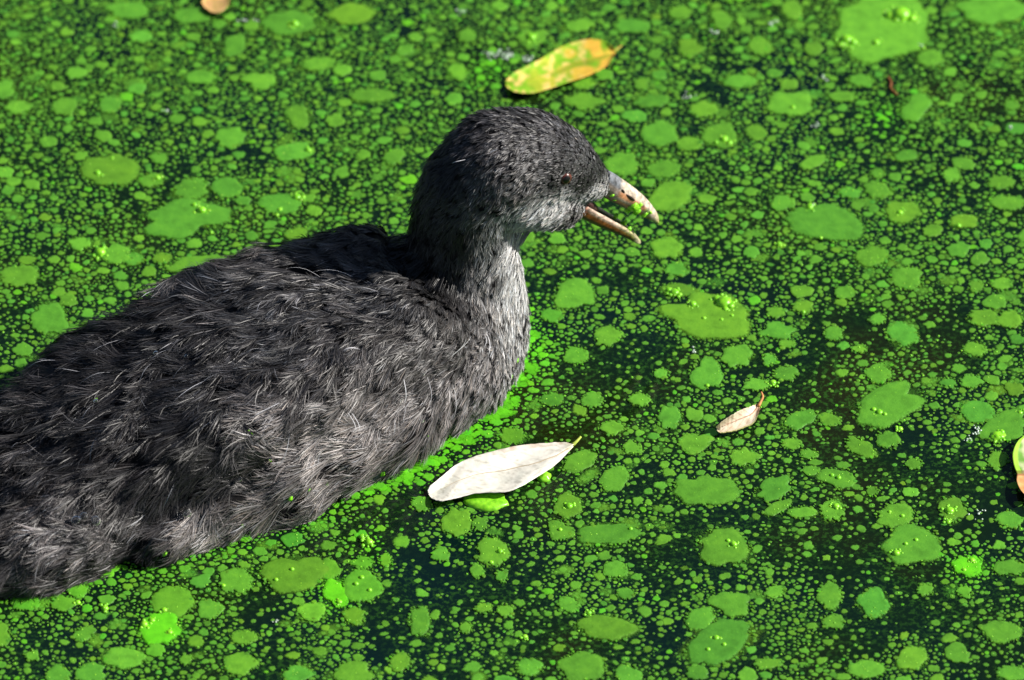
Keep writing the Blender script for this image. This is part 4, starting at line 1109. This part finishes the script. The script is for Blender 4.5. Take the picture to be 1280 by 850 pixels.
# algae-coated lumps held under the pale leaf, scraps clinging to bill and flank
def lump(name, label, cat, px, py, rx, ry, hz, z0=0.0, mat=M_BUB, seed=1):
    rs = np.random.default_rng(seed); V, F = dome(18, 7); V = np.array(V)
    nz = 1 + .12 * np.sin(V[:, 0] * 5 + seed) * np.cos(V[:, 1] * 6 + seed * 2) + rs.normal(0, .03, len(V))
    V = V * nz[:, None] * np.array([rx * PX, ry * PX * ASP, hz * PX]); V[:18, 2] = -0.0003
    me = mesh(name, V, F); o = link(name, me, mat); p = PZ(px, py, z0); o.location = p; return tag(o, label, cat)
lump('algae_lump', 'glossy yellow-green algae lump bulging from under the cream leaf', 'algae', 607, 627, 28, 12, 7, seed=4)
lump('algae_lump', 'small green algae knob beside the cream leaf stem', 'algae', 680, 597, 9, 6, 8, seed=7)
lump('algae_lump', 'smooth green algae cushion touching the orange-brown leaf', 'algae', 1247, 546, 11, 6, 7, seed=9)
def scrap(label, p, n, r, seed):
    rs = np.random.default_rng(seed); n = Vector(n).normalized(); a = n.orthogonal().normalized(); b = n.cross(a)
    V, F = blob('s', Vector((0, 0, 0)), [a * r, b * (r * .7), n * (r * .45)], 10, 6); V = [Vector((v.x * (1 + rs.normal(0, .28)), v.y * (1 + rs.normal(0, .28)), v.z * (1 + rs.normal(0, .28)))) for v in V]
    me = mesh('algae_scrap', V, F); o = link('algae_scrap', me, M_BUB); o.location = p; return tag(o, label, 'algae', 'algae scraps clinging to the chick')
for i, (px, py, r) in enumerate([(792, 258, 7.5), (799, 257, 5), (786, 262, 6), (795, 264, 6), (806, 268, 4), (812, 266, 3)]):
    scrap('green algae scrap stuck to the upper half of the bill', on_mesh(um, px, py), (0, -1, .4), r * PX, 40 + i)
for i, (px, py, r) in enumerate([(765, 244, 3), (768, 250, 2.2)]):
    scrap('green algae scrap stuck at the base of the bill', on_mesh(um, px, py), (0, -1, .4), r * PX, 50 + i)
for i, (px, py, r) in enumerate([(776, 280, 4.5), (786, 287, 4.5), (770, 270, 4), (781, 278, 4)]):
    scrap('green algae scrap smeared on the lower half of the bill', on_mesh(lm, px, py), (0, -1, .6), r * PX, 60 + i)
def on_body(px, py, lift=0.0015):
    h, n, _, _ = bvh.ray_cast(CAM, ray(px, py).normalized())
    if h is None: h, n, _, _ = bvh.find_nearest(PZ(px, py, 0.004))
    return h + n * lift, n
for i, (px, py, r) in enumerate([(312, 545, 2.4), (308, 540, 1.8), (530, 577 - 35, 2.5), (475, 588, 4), (362, 620, 3.5), (382, 610, 2.5), (335, 575, 3), (120, 503, 3.5), (590, 500, 3), (404, 603, 3), (640, 450, 4), (633, 470, 3.5), (620, 488, 4), (608, 492, 3), (652, 420, 3.5), (300, 655, 3.5), (205, 690, 4)]):
    p, n = on_body(px, py); scrap('green algae scrap caught in ' + ('the breast plumage at the waterline' if px > 580 else 'the lower flank plumage' if py > 570 else 'the upper flank plumage'  if px > 250 else 'the rump plumage'), p, n, r * PX, 70 + i)
def droplet(px, py, r, i, lab):
    p, n = on_body(px, py, 0.0036); n = Vector(n); a = n.orthogonal().normalized(); b = n.cross(a)
    V, F = blob('d', Vector((0, 0, 0)), [a * r, b * r * .85, n * r * .6], 14, 10); me = mesh('water_droplet', V, F)
    o = link('water_droplet', me, M_DROP); o.location = p; tag(o, lab, 'droplet', 'water droplets on the plumage')
for i, (px, py, r) in enumerate([(229, 647, 7), (112, 655, 8), (96, 658, 7), (104, 650, 6), (519, 525, 2.5), (491, 500, 2.5), (490, 505, 2), (298, 600, 3.5), (122, 512, 3.5), (196, 449, 3.5), (235, 453, 3), (523, 467, 2)]):
    droplet(px, py, r * PX, i, ('large' if r > 5 else 'small' if r > 2.6 else 'tiny') + ' clear water droplet beaded on the ' + ('dark wing' if py < 520 and px < 300 else "chick's shoulder" if px > 480 else 'rear flank plumage'))

V, F = tube(catmull([PZ(1110, 96, .0003), PZ(1114, 104, .0006), PZ(1113, 110, .0005), PZ(1121, 118, .0003)], 10), [.0004] * 10, 7)
me = mesh('plant_stem', V, F); set_col(me, np.tile(np.array((.20, .07, .02), np.float32), (len(V), 1)))
tag(link('plant_stem', me, M_LEAF), 'short rust-brown plant stem among flecks near the largest algae patch', 'stem')
